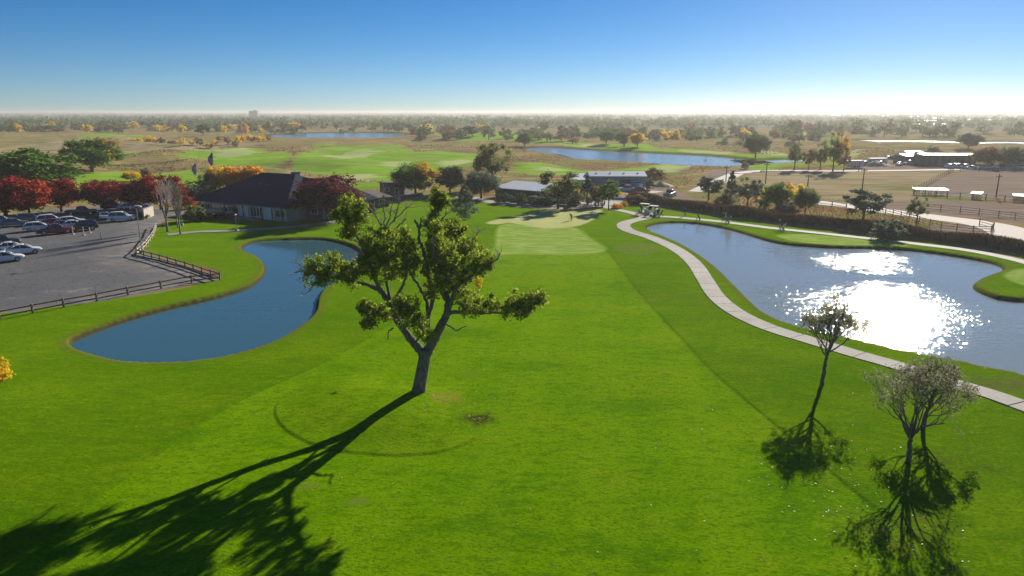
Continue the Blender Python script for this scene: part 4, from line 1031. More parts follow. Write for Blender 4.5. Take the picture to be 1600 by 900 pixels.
def far_tree(px, by, hpx, wpx, leaf, label, group, name='far_tree'):
    p = G(px, by); s = mpp(p.y)
    o = link(name, FAR[rf.randrange(5)], loc=p)
    o.scale = (wpx * s, wpx * s, hpx * s); o.rotation_euler.z = rf.uniform(0, 6.28)
    o.material_slots[0].link = 'OBJECT'; o.material_slots[0].material = LM[leaf]
    tag(o, label, 'tree', group)
    if group: SORT.append((group, px, HUE[leaf], o))
mixh = ['haze', 'haze', 'olive', 'olive', 'green', 'green', 'brown', 'gold', 'haze']
for i in range(105):
    px = rf.uniform(640, 1290) if i < 80 else rf.uniform(830, 1180)
    far_tree(px, rf.uniform(209, 219) + (px - 640) * .006, rf.uniform(12, 20), rf.uniform(18, 30), rf.choice(mixh), 'hazy autumn tree in the belt beyond the large lake', 'tree belt beyond the large lake')
for i in range(64):
    px = rf.uniform(-20, 470)
    far_tree(px, rf.uniform(203.5, 207), rf.uniform(8, 15), rf.uniform(14, 26), rf.choice(mixh), 'hazy tree in the long belt behind the left prairie', 'tree belt behind the left prairie')
for i in range(26):
    far_tree(rf.uniform(440, 660), rf.uniform(205, 208), rf.uniform(8, 15), rf.uniform(10, 18), rf.choice(['haze', 'green', 'olive', 'haze']), 'hazy green tree behind the small blue lake', 'trees behind the small lake')
for i in range(54):
    px = rf.uniform(1230, 1640)
    far_tree(px, rf.uniform(208, 214.5), rf.uniform(12, 21), rf.uniform(16, 30), rf.choice(['haze', 'haze', 'olive', 'brown']), 'grey hazy tree in the belt before the bright far water', 'tree belt before the bright water')
for i in range(30):
    px = 198 + i * 7.6 + rf.uniform(-4, 4)
    far_tree(px, 227.5 + (px - 200) * .004, rf.uniform(8, 16), rf.uniform(10, 17), rf.choice(['gold', 'orange', 'gold', 'olive', 'brown', 'brown']), 'yellow and tan willow in the row across the prairie', 'yellow willows across the prairie', 'willow_tree')
far_tree(318, 211, 17, 24, 'dark', 'dark green tree standing out of the left tree belt', None)
for px, hp in ((42, 12), (350, 14), (384, 16), (408, 10)):
    far_tree(px, 209.5, hp, hp, rf.choice(['gold', 'haze', 'orange']), 'lone small tree in front of the left tree belt', 'lone trees before the left belt')
# woods far beyond, one hazy mass
rw = np.random.default_rng(3); Cw = []; Rw = []
for i in range(2300):
    px = rw.uniform(-150, 1750); y = 178.2 + 21 * rw.random() ** 1.6
    if rw.random() < .5: y = rw.choice([199.5, 196.5, 192.5, 188.5, 185, 182]) + rw.normal() * .35
    p = P(px, y); s = mpp(p.y); r = rw.uniform(3.2, 6.5)
    if sdf(LAKES[1], np.array([[p.x, p.y]]))[0] < 12: continue
    if min(sdf(k, np.array([[p.x, p.y]]))[0] for k in LAKES) < 8: continue
    for k in range(3): Cw.append((p.x + rw.normal() * r, p.y + rw.normal() * r, r * .8 + rw.random() * 2.5 + hz(p.x, p.y) * 0)); Rw.append(r)
Cw = np.array(Cw); Cw[:, 2] += height(Cw[:, :2])
v, f = leaf_quads(rw, Cw, np.array(Rw), 20, 2.7, squash=.8)
tag(link('distant_woods', np_mesh('distant_woods', v, f, [LM['haze']])), kind='stuff')

# ------------------------------------------------------------------ reeds, litter
def reeds():
    rng = np.random.default_rng(9)
    seg = np.hypot(*np.diff(REEDLINE, axis=0).T); s = np.concatenate([[0], np.cumsum(seg)])
    N = 26000; u = rng.random(N) * s[-1]
    c = np.stack([np.interp(u, s, REEDLINE[:, 0]), np.interp(u, s, REEDLINE[:, 1])], 1)
    off = rng.normal(size=N) * .75
    j = np.clip(np.searchsorted(s, u) - 1, 0, len(seg) - 1); t = np.diff(REEDLINE, axis=0)[j] / seg[j][:, None]
    c = c + np.stack([-t[:, 1], t[:, 0]], 1) * off[:, None] + rng.normal(size=(N, 2)) * .2
    z = height(c); hgt = rng.uniform(.5, 1.35, N) * (.8 + .35 * np.sin(u * .35) * np.sin(u * .11 + 1))
    a = rng.uniform(0, 6.28, N); wd = rng.uniform(.05, .11, N); ln = rng.normal(size=(N, 2)) * .22
    e = np.stack([np.cos(a) * wd, np.sin(a) * wd, 0 * a], 1); b = np.column_stack([c, z])
    tip = b + np.column_stack([ln * hgt[:, None], hgt]); mid = b * .5 + tip * .5
    v = np.stack([b - e, mid - e * 1.3, tip, mid + e * 1.3], 1).reshape(-1, 3)
    t = NT('tall_reeds')
    rnd = t.n('ShaderNodeNewGeometry').outputs['Random Per Island']
    n = t.noise(t.pos(), .12, 3)
    col = t.mix(rnd, (.055, .040, .020), (.15, .095, .05)); col = t.mix(t.step(n, .5, .65), col, (.13, .055, .035)); col = t.mix(t.step(n, .42, .34), col, (.10, .09, .035))
    d = t.n('ShaderNodeBsdfDiffuse', {0: col}).outputs[0]; tr = t.n('ShaderNodeBsdfTranslucent', {0: col}).outputs[0]
    m = t.out(t.n('ShaderNodeMixShader', {0: .25, 1: d, 2: tr}).outputs[0])
    tag(link('tall_reeds', np_mesh('tall_reeds', v, np.arange(4 * N).reshape(N, 4), [m])), kind='stuff')
reeds()
ROADS = [pline([(1180, 301), (1275, 316), (1330, 322), (1400, 332), (1470, 341), (1530, 349), (1575, 360), (1640, 385)]), pline([(1430, 359), (1480, 366), (1540, 374), (1600, 380), (1680, 390)]),
         pline([(640, 309), (700, 307), (740, 310), (800, 319), (860, 323), (900, 322), (946, 316), (985, 304), (1020, 298)]), pline([(1090, 300), (1120, 285), (1150, 272)])]
def prairie_tufts():
    """tall dry grass standing on the prairie and dirt banks beyond the mown turf"""
    rng = np.random.default_rng(19); N = 110000
    d = 135 * (440 / 135) ** rng.random(N); a = rng.uniform(R(-38), R(38), N)
    q = np.stack([d * np.sin(a), d * np.cos(a)], 1); fl = ground_fields(q)
    k = (fl['turf'] > 1) & (fl['pond'] > 1.5) & (fl['lake'] > 9) & (fl['dirt'] > 2) & (fl['field'] > 0) & (sdf(LOT, q) > 1.5)
    k &= np.sin(q[:, 0] * .09 + 2 * np.sin(q[:, 1] * .05)) + rng.normal(size=N) * .7 > .1
    for A_ in EXTRA_POLY.values(): k &= sdf(A_, q) > .3
    for l_ in ROADS: k &= linedist(l_, q, 20) > 5.0
    q = q[k]; d = d[k]; n = len(q); z = height(q)
    h = rng.uniform(.2, .55, n); wd = np.clip(d * .0007, .08, .26) * rng.uniform(.7, 1.6, n); a = rng.uniform(0, 6.28, n)
    e = np.stack([np.cos(a) * wd, np.sin(a) * wd, 0 * a], 1); b = np.column_stack([q, z - .05])
    tip = b + np.column_stack([rng.normal(size=(n, 2)) * .12, h])
    v = np.stack([b - e, tip - e * .4, tip + e * .4, b + e], 1).reshape(-1, 3)
    t = NT('dry_prairie_grass'); rnd = t.n('ShaderNodeNewGeometry').outputs['Random Per Island']; n_ = t.noise(t.pos(), .03, 4)
    col = t.mix(rnd, (.12, .075, .034), (.24, .165, .08)); col = t.mix(t.step(n_, .52, .66), col, (.11, .10, .04))
    tag(link('prairie_grass', np_mesh('prairie_grass', v, np.arange(4 * n).reshape(n, 4), [t.out(t.n('ShaderNodeMixShader', {0: .5, 1: t.n('ShaderNodeBsdfDiffuse', {0: col}).outputs[0], 2: t.n('ShaderNodeBsdfTranslucent', {0: col}).outputs[0]}).outputs[0])])), kind='stuff')

def litter():
    rng = np.random.default_rng(2); N = 620
    r = 24 + 60 * rng.random(N) ** 1.2; a = rng.uniform(R(-34), R(36), N)
    q = np.stack([r * np.sin(a), r * np.cos(a)], 1)
    c0 = np.array([P(1290, 720)[:2], P(1230, 740)[:2], P(1400, 820)[:2], P(720, 640)[:2]])
    q2 = np.concatenate([c + rng.normal(size=(60, 2)) * 2.6 for c in c0]); q = np.vstack([q, q2])
    fl = ground_fields(q); q = q[(fl['turf'] < -.5) & (fl['pond'] > 1)]; n = len(q)
    C = np.column_stack([q, height(q) + .03])
    v, f = leaf_quads(rng, C, np.full(n, .02), 1, .085, up=1.4, out_w=.2)
    t = NT('fallen_leaf'); rnd = t.n('ShaderNodeNewGeometry').outputs['Random Per Island']
    col = t.mix(t.step(rnd, .45, .75), (.12, .08, .025), (.40, .36, .22))
    tag(link('fallen_leaves', np_mesh('fallen_leaves', v, f, [t.out(t.pbr(col, .6))])), kind='stuff')
litter()

# ------------------------------------------------------------------ buildings
M_ROOFD = simple('dark_shingles', (.013, .026, .052), .95, .3, 6, spec=.1)
M_ROOFB = simple('brown_shingles', (.12, .085, .07), .8, .25, 5)
M_ROOFW = simple('pale_metal_roof', (.52, .54, .56), .45, .06, 2)
M_CREAM = simple('cream_wall', (.42, .40, .36), .8, .1, 2)
M_BROWNW = simple('brown_wall', (.10, .075, .06), .8, .2, 3)
M_TEAL = simple('pale_teal_siding', (.20, .27, .25), .6, .08, 1.5)
M_GLASS = simple('dark_window_glass', (.02, .025, .03), .08, .05, 1, spec=.8)
M_FRAME = simple('white_frame', (.62, .62, .60), .5, .04, 2)
M_DARKW = simple('dark_shed_wall', (.045, .045, .05), .8, .2, 2)
M_STONE = simple('grey_stone', (.20, .19, .18), .85, .3, 8)
M_PALEW = simple('pale_barn_wall', (.55, .55, .54), .7, .08, 1)

def frame_of(A, B):
    d = (B - A); L = d.length; return L, math.atan2(d.y, d.x)
def opening(root, name, u, z0, w_, h_, kind='window', proud=.05):
    """a window (> frame, pane) or door on the front wall (y = 0, facing -y)"""
    f = MB(); t = .09
    for c, s in (((u, -.04, z0 + t / 2), (w_, .12, t)), ((u, -.04, z0 + h_ - t / 2), (w_, .12, t)), ((u - w_ / 2 + t / 2, -.04, z0 + h_ / 2), (t, .12, h_ - 2 * t)), ((u + w_ / 2 - t / 2, -.04, z0 + h_ / 2), (t, .12, h_ - 2 * t))):
        f.box(c, s)
    if kind == 'window' and w_ > 1.3: f.box((u, -.03, z0 + h_ / 2), (.06, .08, h_ - 2 * t))
    o = f.build(name, M_FRAME, root)
    MB().box((u, -.015, z0 + h_ / 2), (w_ - 2 * t, .03, h_ - 2 * t)).build('pane', M_GLASS, o)
    return o
def building(name, label, A, B, D, eave, ridge, wall_m, roof_m, kind='gable', over=.6, cat='building', z=0.0, rs=(.2, .8), rn=.5):
    A = Vector((A.x, A.y, z)); B = Vector((B.x, B.y, z)); L, rz = frame_of(A, B)
    root = thing(name, label, cat, A, rz)
    wl = MB(); wl.prism([(0, 0), (L, 0), (L, D), (0, D)], -.2, eave)
    if kind == 'gable':
        y = D * rn
        for x in (0.0, L - .2): wl.add([(x, .01, eave), (x, D - .01, eave), (x, y, ridge - .12), (x + .2, .01, eave), (x + .2, D - .01, eave), (x + .2, y, ridge - .12)], [(0, 2, 1), (3, 4, 5), (0, 3, 5, 2), (1, 2, 5, 4)])
    wl.build('wall', wall_m, root)
    rf_ = MB(); th = .18
    x0, x1, y0, y1 = -over, L + over, -over, D + over; e = eave - .02
    if kind == 'hip': a, b = (L * rs[0], D * rn, ridge), (L * rs[1], D * rn, ridge)
    elif kind == 'gable': a, b = (x0, D * rn, ridge), (x1, D * rn, ridge)
    if kind == 'mono':
        vs = [(x0, y0, e), (x1, y0, e), (x1, y1, ridge), (x0, y1, ridge)]
        rf_.add([(x, y, zz + .12) for x, y, zz in vs] + [(x, y, zz + .01) for x, y, zz in vs], [(0, 1, 2, 3), (7, 6, 5, 4), (0, 4, 5, 1), (1, 5, 6, 2), (2, 6, 7, 3), (3, 7, 4, 0)])
    else:
        top = [(x0, y0, e + th), (x1, y0, e + th), (x1, y1, e + th), (x0, y1, e + th), a, b]
        bot = [(x0, y0, e + .01), (x1, y0, e + .01), (x1, y1, e + .01), (x0, y1, e + .01)]
        rf_.add(top + bot, [(0, 1, 5, 4), (2, 3, 4, 5), (1, 2, 5), (3, 0, 4), (9, 8, 7, 6), (0, 6, 7, 1), (1, 7, 8, 2), (2, 8, 9, 3), (3, 9, 6, 0)])
    ro = rf_.build('roof', roof_m, root)
    EXTRA_POLY[name + str(len(EXTRA_POLY))] = np.array([(root.matrix_basis @ Vector((x, y, 0)))[:2] for x, y in ((-1, -1), (L + 1, -1), (L + 1, D + 1), (-1, D + 1))])
    return root, L, ro

# clubhouse
CA, CB = P(313, 333), P(449, 346.5)
club, CL, croof = building('clubhouse', 'long low clubhouse under a broad dark hip roof beside the left pond', CA, CB, 22, 2.6, 7.7, M_CREAM, M_ROOFD, 'hip', 1.0, rs=(.27, .66))
for u, w_ in ((.05, 1.2), (.10, 1.8), (.16, 1.4), (.22, 1.6), (.30, 2.2), (.385, 1.6)): opening(club, 'window', CL * u, .9, w_, 1.25)
for u in (.62, .655, .69, .725): opening(club, 'window', CL * u, .35, .8, 1.95)
opening(club, 'window', CL * .93, .7, 2.6, 1.4); opening(club, 'window', CL * .44, .7, 1.3, 1.4)
for u0, w_ in ((.53, 2.6), (.80, 3.2)):    # plain pale wall panels between the windows
    MB().box((CL * u0, -.09, 1.2), (w_, .1, 2.3)).build('wall_panel', M_FRAME, club)
o = opening(club, 'door', CL * .575, .02, 1.0, 2.1, 'door'); MB().box((CL * .575 + .3, -.14, 1.05), (.05, .08, .2)).build('handle', M_STONE, o)
o = opening(club, 'door', CL * .755, .02, 1.0, 2.1, 'door'); MB().box((CL * .755 + .3, -.14, 1.05), (.05, .08, .2)).build('handle', M_STONE, o)
MB().box((CL * .5, -1.0, .1), (CL * .5, 1.9, .2)).build('terrace', M_CONC, club)
for k in range(7): MB().box((CL * (.34 + k * .107), -.75, 1.28), (.16, .16, 2.55)).build('post', M_DARKW, club)
MB().box((CL * .60, 12.5, 6.9), (1.4, 1.1, 2.0)).box((CL * .60, 12.5, 8.0), (1.55, 1.25, .12)).build('chimney', M_STONE, croof)
MB().box((CL / 2, -1.06, 2.62), (CL + 2.2, .14, .14)).build('gutter', M_STONE, croof)
for x in (.32, .44, .52): MB().tube([(CL * x, 6.5, 5.2), (CL * x, 6.5, 5.9)], .14, 8).build('roof_vent', M_STONE, croof)
c2, L2, r2 = building('clubhouse_wing', 'rear wing of the clubhouse with a dark ridge running right behind the purple tree', CB + Vector((-5.5, 9, 0)), CB + Vector((7.5, 1.5, 0)), 13, 2.7, 7.0, M_BROWNW, M_ROOFD, 'hip', .8, rs=(.12, .72))
opening(c2, 'window', L2 * .75, .9, 1.8, 1.2); opening(c2, 'window', L2 * .5, .9, 1.8, 1.2)
b, L, _ = building('patio_pavilion', 'low brown roofed pavilion right of the purple tree', P(552, 329), P(608, 323), 7, 2.1, 3.6, M_BROWNW, M_ROOFB, 'hip', .7)
for u in (.2, .5, .8): opening(b, 'window', L * u, .7, 1.5, 1.1)
b, L, _ = building('brown_outbuilding', 'small dark brown outbuilding with a sloping roof left of the yellow topped tree', P(594, 305), P(632, 306), 6, 3.1, 1.9, M_BROWNW, M_ROOFB, 'mono', .3)
opening(b, 'window', L * .3, .9, 1.2, 1.0); opening(b, 'door', L * .7, .02, 1.0, 1.9, 'door')
b, L, _ = building('cart_shed', 'long low shed with a pale blue metal roof behind dark shrubs', P(774, 307.5), P(874, 317), 7.5, 2.2, 3.2, M_DARKW, M_ROOFW, 'mono', .5)
for k in range(6): MB().box((L * (k + .5) / 6, -.05, 1.05), (L / 6 - .5, .12, 2.0)).build('bay_door', M_DARKW, b)
b, L, wr = building('workshop', 'pale teal workshop with a light metal gable roof and a dark bay door', P(922, 295.6), P(1008.7, 295.6), 9, 3.3, 4.4, M_TEAL, M_ROOFW, 'gable', .3)
o = MB().box((L * .635, -.04, 1.5), (2.6, .1, 2.0)).build('bay_door', M_DARKW, b); MB().box((L * .635, -.12, 1.5), (2.5, .04, .06)).build('handle', M_FRAME, o)
opening(b, 'window', L * .3, 1.4, 1.2, .9); opening(b, 'door', L * .85, .02, 1.0, 2.1, 'door')
for k in range(4): MB().box((L * (k + .5) / 4, 2.4, 4.0), (.35, .35, .4)).build('roof_vent', M_STONE, wr)
b, L, _ = building('workshop_annex', 'small pale roofed annex at the left end of the teal workshop', P(893, 297), P(921, 297), 9, 2.6, 3.5, M_PALEW, M_ROOFW, 'mono', .3)
opening(b, 'window', L * .4, 1.0, 1.0, .9)
b, L, br = building('long_barn', 'long dark barn with a bright white metal roof beyond the dry field', G(1441, 259), G(1524, 258), 8, 4.0, 4.5, M_DARKW, M_ROOFW, 'gable', .5, z=0.0)
for k in range(8): MB().box((L * (k + .5) / 8, -.06, 1.8), (L / 8 - 1.2, .14, 3.2)).build('bay_door', M_BROWNW, b)
b, L, _ = building('long_barn_extension', 'second barn roof at the right edge behind the brown trees', G(1566, 259), G(1640, 259), 8, 3.8, 4.3, M_DARKW, M_ROOFW, 'gable', .5)
opening(b, 'door', L * .3, .02, 3, 3, 'door')
b, L, _ = building('white_tent_barn', 'small peaked white roofed shelter left of the long barn', G(1420, 245), G(1443, 245), 5, 1.4, 2.5, M_DARKW, M_ROOFW, 'gable', .5)
opening(b, 'door', L * .5, .02, 3, 2.2, 'door')
b, L, _ = building('blue_shed', 'low dark blue shed with a pale roof edge left of the long barn', G(1414, 256), G(1440, 256), 9, 3.0, 3.8, simple('dark_blue_wall', (.03, .045, .08), .7), M_ROOFW, 'gable', .4)
opening(b, 'door', L * .4, .02, 2.4, 2.2, 'door')

# far buildings
rb = random.Random(6)
for i in range(26):
    px = [535, 145, 300, 372, 90, 40, 500, 590, 620, 212, 325, 240, 1040, 1180, 1540, 1420, 1460, 1380, 870, 960, 760, 1300, 1225, 15, 60, 430][i]
    y = [187.5, 187, 186, 199, 184, 185, 188.5, 184.5, 186, 187.5, 197, 184, 183, 185, 184, 184.5, 186.5, 182.5, 184, 182, 183, 181.5, 186, 183, 197, 189][i]
    A = G(px, y); s = mpp(A.y); Lf = rb.uniform(7, 16) * s; Df = rb.uniform(12, 25); e = rb.uniform(1.0, 2.0) * s; rzz = rb.uniform(-.25, .25)
    root = thing('far_building', 'small pale building among the hazy trees toward the horizon', 'building', A, rzz, 'far pale buildings'); SORT.append(('far pale buildings', px, 'small' if i % 2 else 'low wide', root))
    MB().prism([(0, 0), (Lf, 0), (Lf, Df), (0, Df)], -2, e).build('wall', M_PALEW, root)
    MB().add([(-1, -1, e), (Lf + 1, -1, e), (Lf + 1, Df + 1, e), (-1, Df + 1, e), (-1, Df / 2, e * 1.45), (Lf + 1, Df / 2, e * 1.45)], [(0, 1, 5, 4), (2, 3, 4, 5), (0, 4, 3), (1, 2, 5), (3, 2, 1, 0)]).build('roof', M_ROOFW, root)
# block on the skyline
A = P(388, 177.6); Yf = 2600.0
A = Vector((PY(388, 175, Yf).x, Yf, hz(PY(388, 175, Yf).x, Yf)))
root = thing('skyline_block', 'flat topped tower block alone on the left skyline', 'building', A)
MB().box((16, 10, 11), (30, 16, 26)).build('wall', M_STONE, root); MB().box((22, 10, 25), (11, 9, 2.2)).build('roof_box', M_STONE, root)

# ------------------------------------------------------------------ walls, fences, poles, signs of the car park
def rail_fence(name, label, line, spacing, h, rails, mat, post=(.16, .16), rail=(.05, .14), rail_mat=None, group=None):
    line = [Vector((*p[:2], 0)) for p in line]
    root = thing(name, label, 'fence', (line[0].x, line[0].y, hz(line[0].x, line[0].y)), group=group)
    key = ('fence', mat.name, h)
    pm = MB().box((0, 0, (h - .3) / 2), (*post, h + .3)).mesh('post', mat)
    rm = MB().box((.5, 0, 0), (1, rail[0], rail[1])).mesh('rail', rail_mat or mat)
    pts = []
    for a, b in zip(line[:-1], line[1:]):
        n = max(1, round((b - a).length / spacing))
        pts += [a.lerp(b, i / n) for i in range(n)]
    pts.append(line[-1])
    for p in pts: p.z = hz(p.x, p.y)
    o0 = root.location
    for i, p in enumerate(pts):
        q = link('post', pm, root, p - o0); q.rotation_euler.z = .1 * math.sin(i * 7)
        if i + 1 < len(pts):
            d = pts[i + 1] - p
            for k in range(rails):
                r_ = link('rail', rm, root, p - o0 + Vector((0, 0, h * (k + .75) / rails - .06 + .02 * math.sin(i * 3 + k))))
                r_.rotation_euler = (0, -math.atan2(d.z, Vector((d.x, d.y)).length), math.atan2(d.y, d.x)); r_.scale.x = d.length
    return root
M_WOODF = simple('weathered_rail_wood', (.14, .105, .085), .85, .3, 6)
M_WOODP = simple('pale_rail_wood', (.42, .35, .28), .8, .2, 6)
rail_fence('rail_fence', 'weathered two rail fence along the near edge of the car park above the left pond', [P(x, y) for x, y in ((-60, 507), (0, 500), (100, 481), (200, 461), (300, 442), (344, 438))], 3.1, 1.0, 2, M_WOODF)
rail_fence('rail_fence', 'weathered rail fence down the right side of the car park', [P(x, y) for x, y in ((344, 438), (290, 420), (250, 408), (214, 399))], 2.6, 1.0, 2, M_WOODF)
rail_fence('rail_fence', 'pale sunlit rail fence climbing to the bare trees at the car park corner', [P(x, y) for x, y in ((214, 399), (228, 386), (240, 369), (244, 356))], 2.4, 1.0, 2, M_WOODP)
PF = dict(post=(.11, .11), rail=(.04, .09))
rail_fence('paddock_fence', 'rail fence along the near side of the dirt road loop at the right', [P(x, y) for x, y in ((1372, 331), (1420, 344), (1470, 358), (1520, 364), (1548, 364), (1552, 358), (1530, 352))], 3.2, 1.3, 3, M_WOODF, **PF)
rail_fence('paddock_fence', 'thin rail fence along the far side of the dirt road at the right', [P(x, y) for x, y in ((1440, 327), (1500, 332), (1560, 339), (1640, 350))], 3.4, 1.3, 3, M_WOODF, **PF)
rail_fence('paddock_fence', 'dark board fence running diagonally between the dry field and the arena', [P(x, y) for x, y in ((1430, 300), (1462, 282), (1490, 267))], 5, 1.5, 3, M_WOODF, **PF)
rail_fence('corral_fence', 'white and dark pen fence along the near edge of the arena', [P(x, y) for x, y in ((1428, 304), (1480, 309), (1540, 312), (1600, 316), (1660, 320))], 3.0, 1.4, 2, M_WOODF, rail_mat=M_PALEW)
rail_fence('corral_fence', 'low white fence beside the dirt road left of the open grey green tree', [P(x, y) for x, y in ((1270, 319), (1300, 322), (1322, 326))], 3.0, 1.2, 2, M_PALEW)
rail_fence('corral_fence', 'dark fence along the far edge of the arena in front of the parked trailers', [P(x, y) for x, y in ((1500, 267), (1560, 268), (1640, 268.5))], 6.0, 1.5, 2, M_WOODF)

def light_pole(px, by, ty, label, r=.07, arm=1.2, name='light_pole', m=None):
    p = G(px, by); H = PY(px, ty, p.y).z - p.z; m = m or simple('grey_pole_metal', (.32, .33, .34), .5, .1, 3, metal=.4)
    root = thing(name, label, 'lamp post', p)
    MB().tube([(0, 0, -.2), (0, 0, H)], [r * 1.3, r * .8], 8).build('pole', m, root)
    MB().box((0, 0, .12), (.4, .4, .5)).build('base', M_CONC, root)
    if arm: MB().tube([(0, 0, H - .1), (-arm * .6, 0, H + .08), (-arm, 0, H + .1)], r * .6, 6).build('arm', m, root)
    MB().box((-arm if arm else 0, 0, H + .08), (.7 if arm else .3, .34, .16), taper=.8).build('lamp_head', M_DARKW if arm else M_FRAME, root)
light_pole(222, 395, 326, 'tall grey lamp post at the right side of the car park')
light_pole(370, 361, 336, 'short pale lamp post on the lawn in front of the clubhouse', .05, 0)
light_pole(285, 352, 322, 'thin lamp post beside the bare trees', .05, .8)

M_YEL = simple('faded_yellow_paint', (.60, .50, .26), .6, .12, 5)
for i, (px, y) in enumerate(((114, 366), (131, 368), (140.5, 364), (158.5, 374))):
    p = G(px, y)
    o = thing('marker_post', ('faded yellow post in the car park beside the red pickup tailgate', 'faded yellow post in front of the dark car with the red tail', 'short pale post behind the row of marker posts in the car park', 'rightmost pale marker post standing alone in the car park')[i], 'post', p, group='marker posts in the car park')
    H = (1.35, 1.4, .9, 1.2)[i]
    MB().tube([(0, 0, 0), (0, 0, H)], [.085, .08], 8).build('shaft', M_YEL if i != 2 else M_FRAME, o)
    MB().tube([(0, 0, H), (0, 0, H + .05)], [.095, .07], 8).build('cap', M_FRAME, o)
    MB().box((0, 0, .06), (.5, .5, .12), taper=.8).build('footing', M_CONC, o)
# cream screen wall with hedge
A, B = P(226, 343), P(241, 337)
root = thing('screen_wall', 'cream block wall at the back corner of the car park', 'wall', A, math.atan2(B.y - A.y, B.x - A.x))
Lw = (B - A).length
for r_ in range(5):
    for k in range(6):
        q = link('block', bpy.data.meshes.get('wall_block') or MB().box((0, 0, 0), (1, 1, 1)).mesh('wall_block', simple('cream_block', (.46, .40, .33), .85, .12, 3), bevel=.02), root, (Lw * (k + .5) / 6, .15 + .008 * ((k + r_) % 3), .19 + r_ * .38))
        q.scale = (Lw / 6 - .015, .3, .37)
MB().box((Lw / 2, .15, 1.97), (Lw + .1, .4, .1)).build('coping', M_CONC, root)
tree('bush', 'green', 222, 342, 333, 22, 'clipped green hedge plant in front of the cream block wall', 'hedge', 'hedge')
root = thing('low_wall', 'low white topped wall behind the lawn right of the brown outbuilding', 'wall', P(622, 312), math.atan2((P(660, 307) - P(622, 312)).y, (P(660, 307) - P(622, 312)).x))
Lw = (P(660, 307) - P(622, 312)).length
MB().box((Lw / 2, 0, .4), (Lw, .3, .9)).build('wall_face', M_DARKW, root); MB().box((Lw / 2, 0, .9), (Lw + .2, .5, .1)).build('coping', M_FRAME, root)

# flagpoles
M_WHITEP = simple('white_pole_paint', (.70, .69, .66), .4, .05, 3)
def flag_tex():
    t = NT('striped_flag_cloth'); co = t.n('ShaderNodeTexCoord').outputs['UV']; s = t.n('ShaderNodeSeparateXYZ', {0: co})
    st = t.step(t.math('FRACT', t.math('MULTIPLY', s.outputs[1], 6.5)), .48, .52)
    c = t.mix(st, (.45, .03, .04), (.65, .65, .64))
    can = t.math('MULTIPLY', t.step(s.outputs[0], .42, .40), t.step(s.outputs[1], .45, .47))
    return t.out(t.pbr(t.mix(can, c, (.02, .035, .12)), .8))
def flagpole(px, by, ty, label, flag=None, fy=0):
    p = G(px, by); H = PY(px, ty, p.y).z - p.z
    root = thing('flagpole', label, 'flagpole', p, group='flagpoles behind the clubhouse')
    MB().tube([(0, 0, 0), (0, 0, H)], [.09, .05], 8).build('pole', M_WHITEP, root)
    MB().box((0, 0, H + .08), (.16, .16, .16), rz=.7).build('finial', M_YEL, root)
    if flag:
        bm = bmesh.new(); nx, nz = 8, 8; fh, fw = 2.6, 1.5; uv = bm.loops.layers.uv.new('UV')
        g = [[bm.verts.new((-.06 - fw * (i / nx) * (.55 + .25 * math.sin(k * .5)), .22 * math.sin(i * 1.3 + k * .35) * (i / nx), H - .3 - fh * k / nz - .9 * (i / nx) ** 1.2)) for k in range(nz + 1)] for i in range(nx + 1)]
        for i in range(nx):
            for k in range(nz):
                fc_ = bm.faces.new((g[i][k], g[i + 1][k], g[i + 1][k + 1], g[i][k + 1]))
                for lp, (a, b_) in zip(fc_.loops, ((i, k), (i + 1, k), (i + 1, k + 1), (i, k + 1))): lp[uv].uv = (a / nx, 1 - b_ / nz)
        me = bpy.data.meshes.new('flag'); bm.to_mesh(me); bm.free(); me.materials.append(flag)
        fo = link('flag', me, root); md = fo.modifiers.new('thickness', 'SOLIDIFY'); md.thickness = .01
flagpole(338.5, 304, 236, 'tallest white flagpole flying a striped flag behind the clubhouse', flag_tex())
flagpole(326, 304, 253, 'middle white flagpole without a flag behind the clubhouse')
flagpole(310.5, 296, 252, 'left white flagpole with a hanging pale flag behind the shrub', simple('pale_flag_cloth', (.30, .34, .42), .8, .3, 2))

# utility poles
def utility_pole(px, by, ty, label):
    p = G(px, by); H = PY(px, ty, p.y).z - p.z
    root = thing('utility_pole', label, 'utility pole', p, .4, 'utility poles')
    MB().tube([(0, 0, -.3), (0, 0, H)], [.17, .11], 7).build('pole', M_BARKD, root)
    MB().box((0, 0, H - .6), (2.2, .12, .14)).build('crossarm', M_BARKD, root)
    for x in (-1, -.5, .5, 1): MB().tube([(x, 0, H - .53), (x, 0, H - .3)], .05, 6).build('insulator', M_STONE, root)
for px, by, ty, lb in ((1347, 296, 263, 'utility pole behind the open grey green tree'), (1556, 308, 272, 'utility pole at the near edge of the arena'), (1196, 287, 254, 'utility pole above the clump of mixed trees'),
                       (1262, 291, 273, 'utility pole on the dry field behind the yellow topped tree'), (1134, 284, 259, 'utility pole beside the concrete yard left of the clump'), (1102, 258, 248, 'pole at the near shore of the large lake'), (1148, 258, 247, 'pole at the right corner of the large lake'),
                       (1342, 267, 253, 'short pole on the far dirt road')):
    utility_pole(px, by, ty, lb)

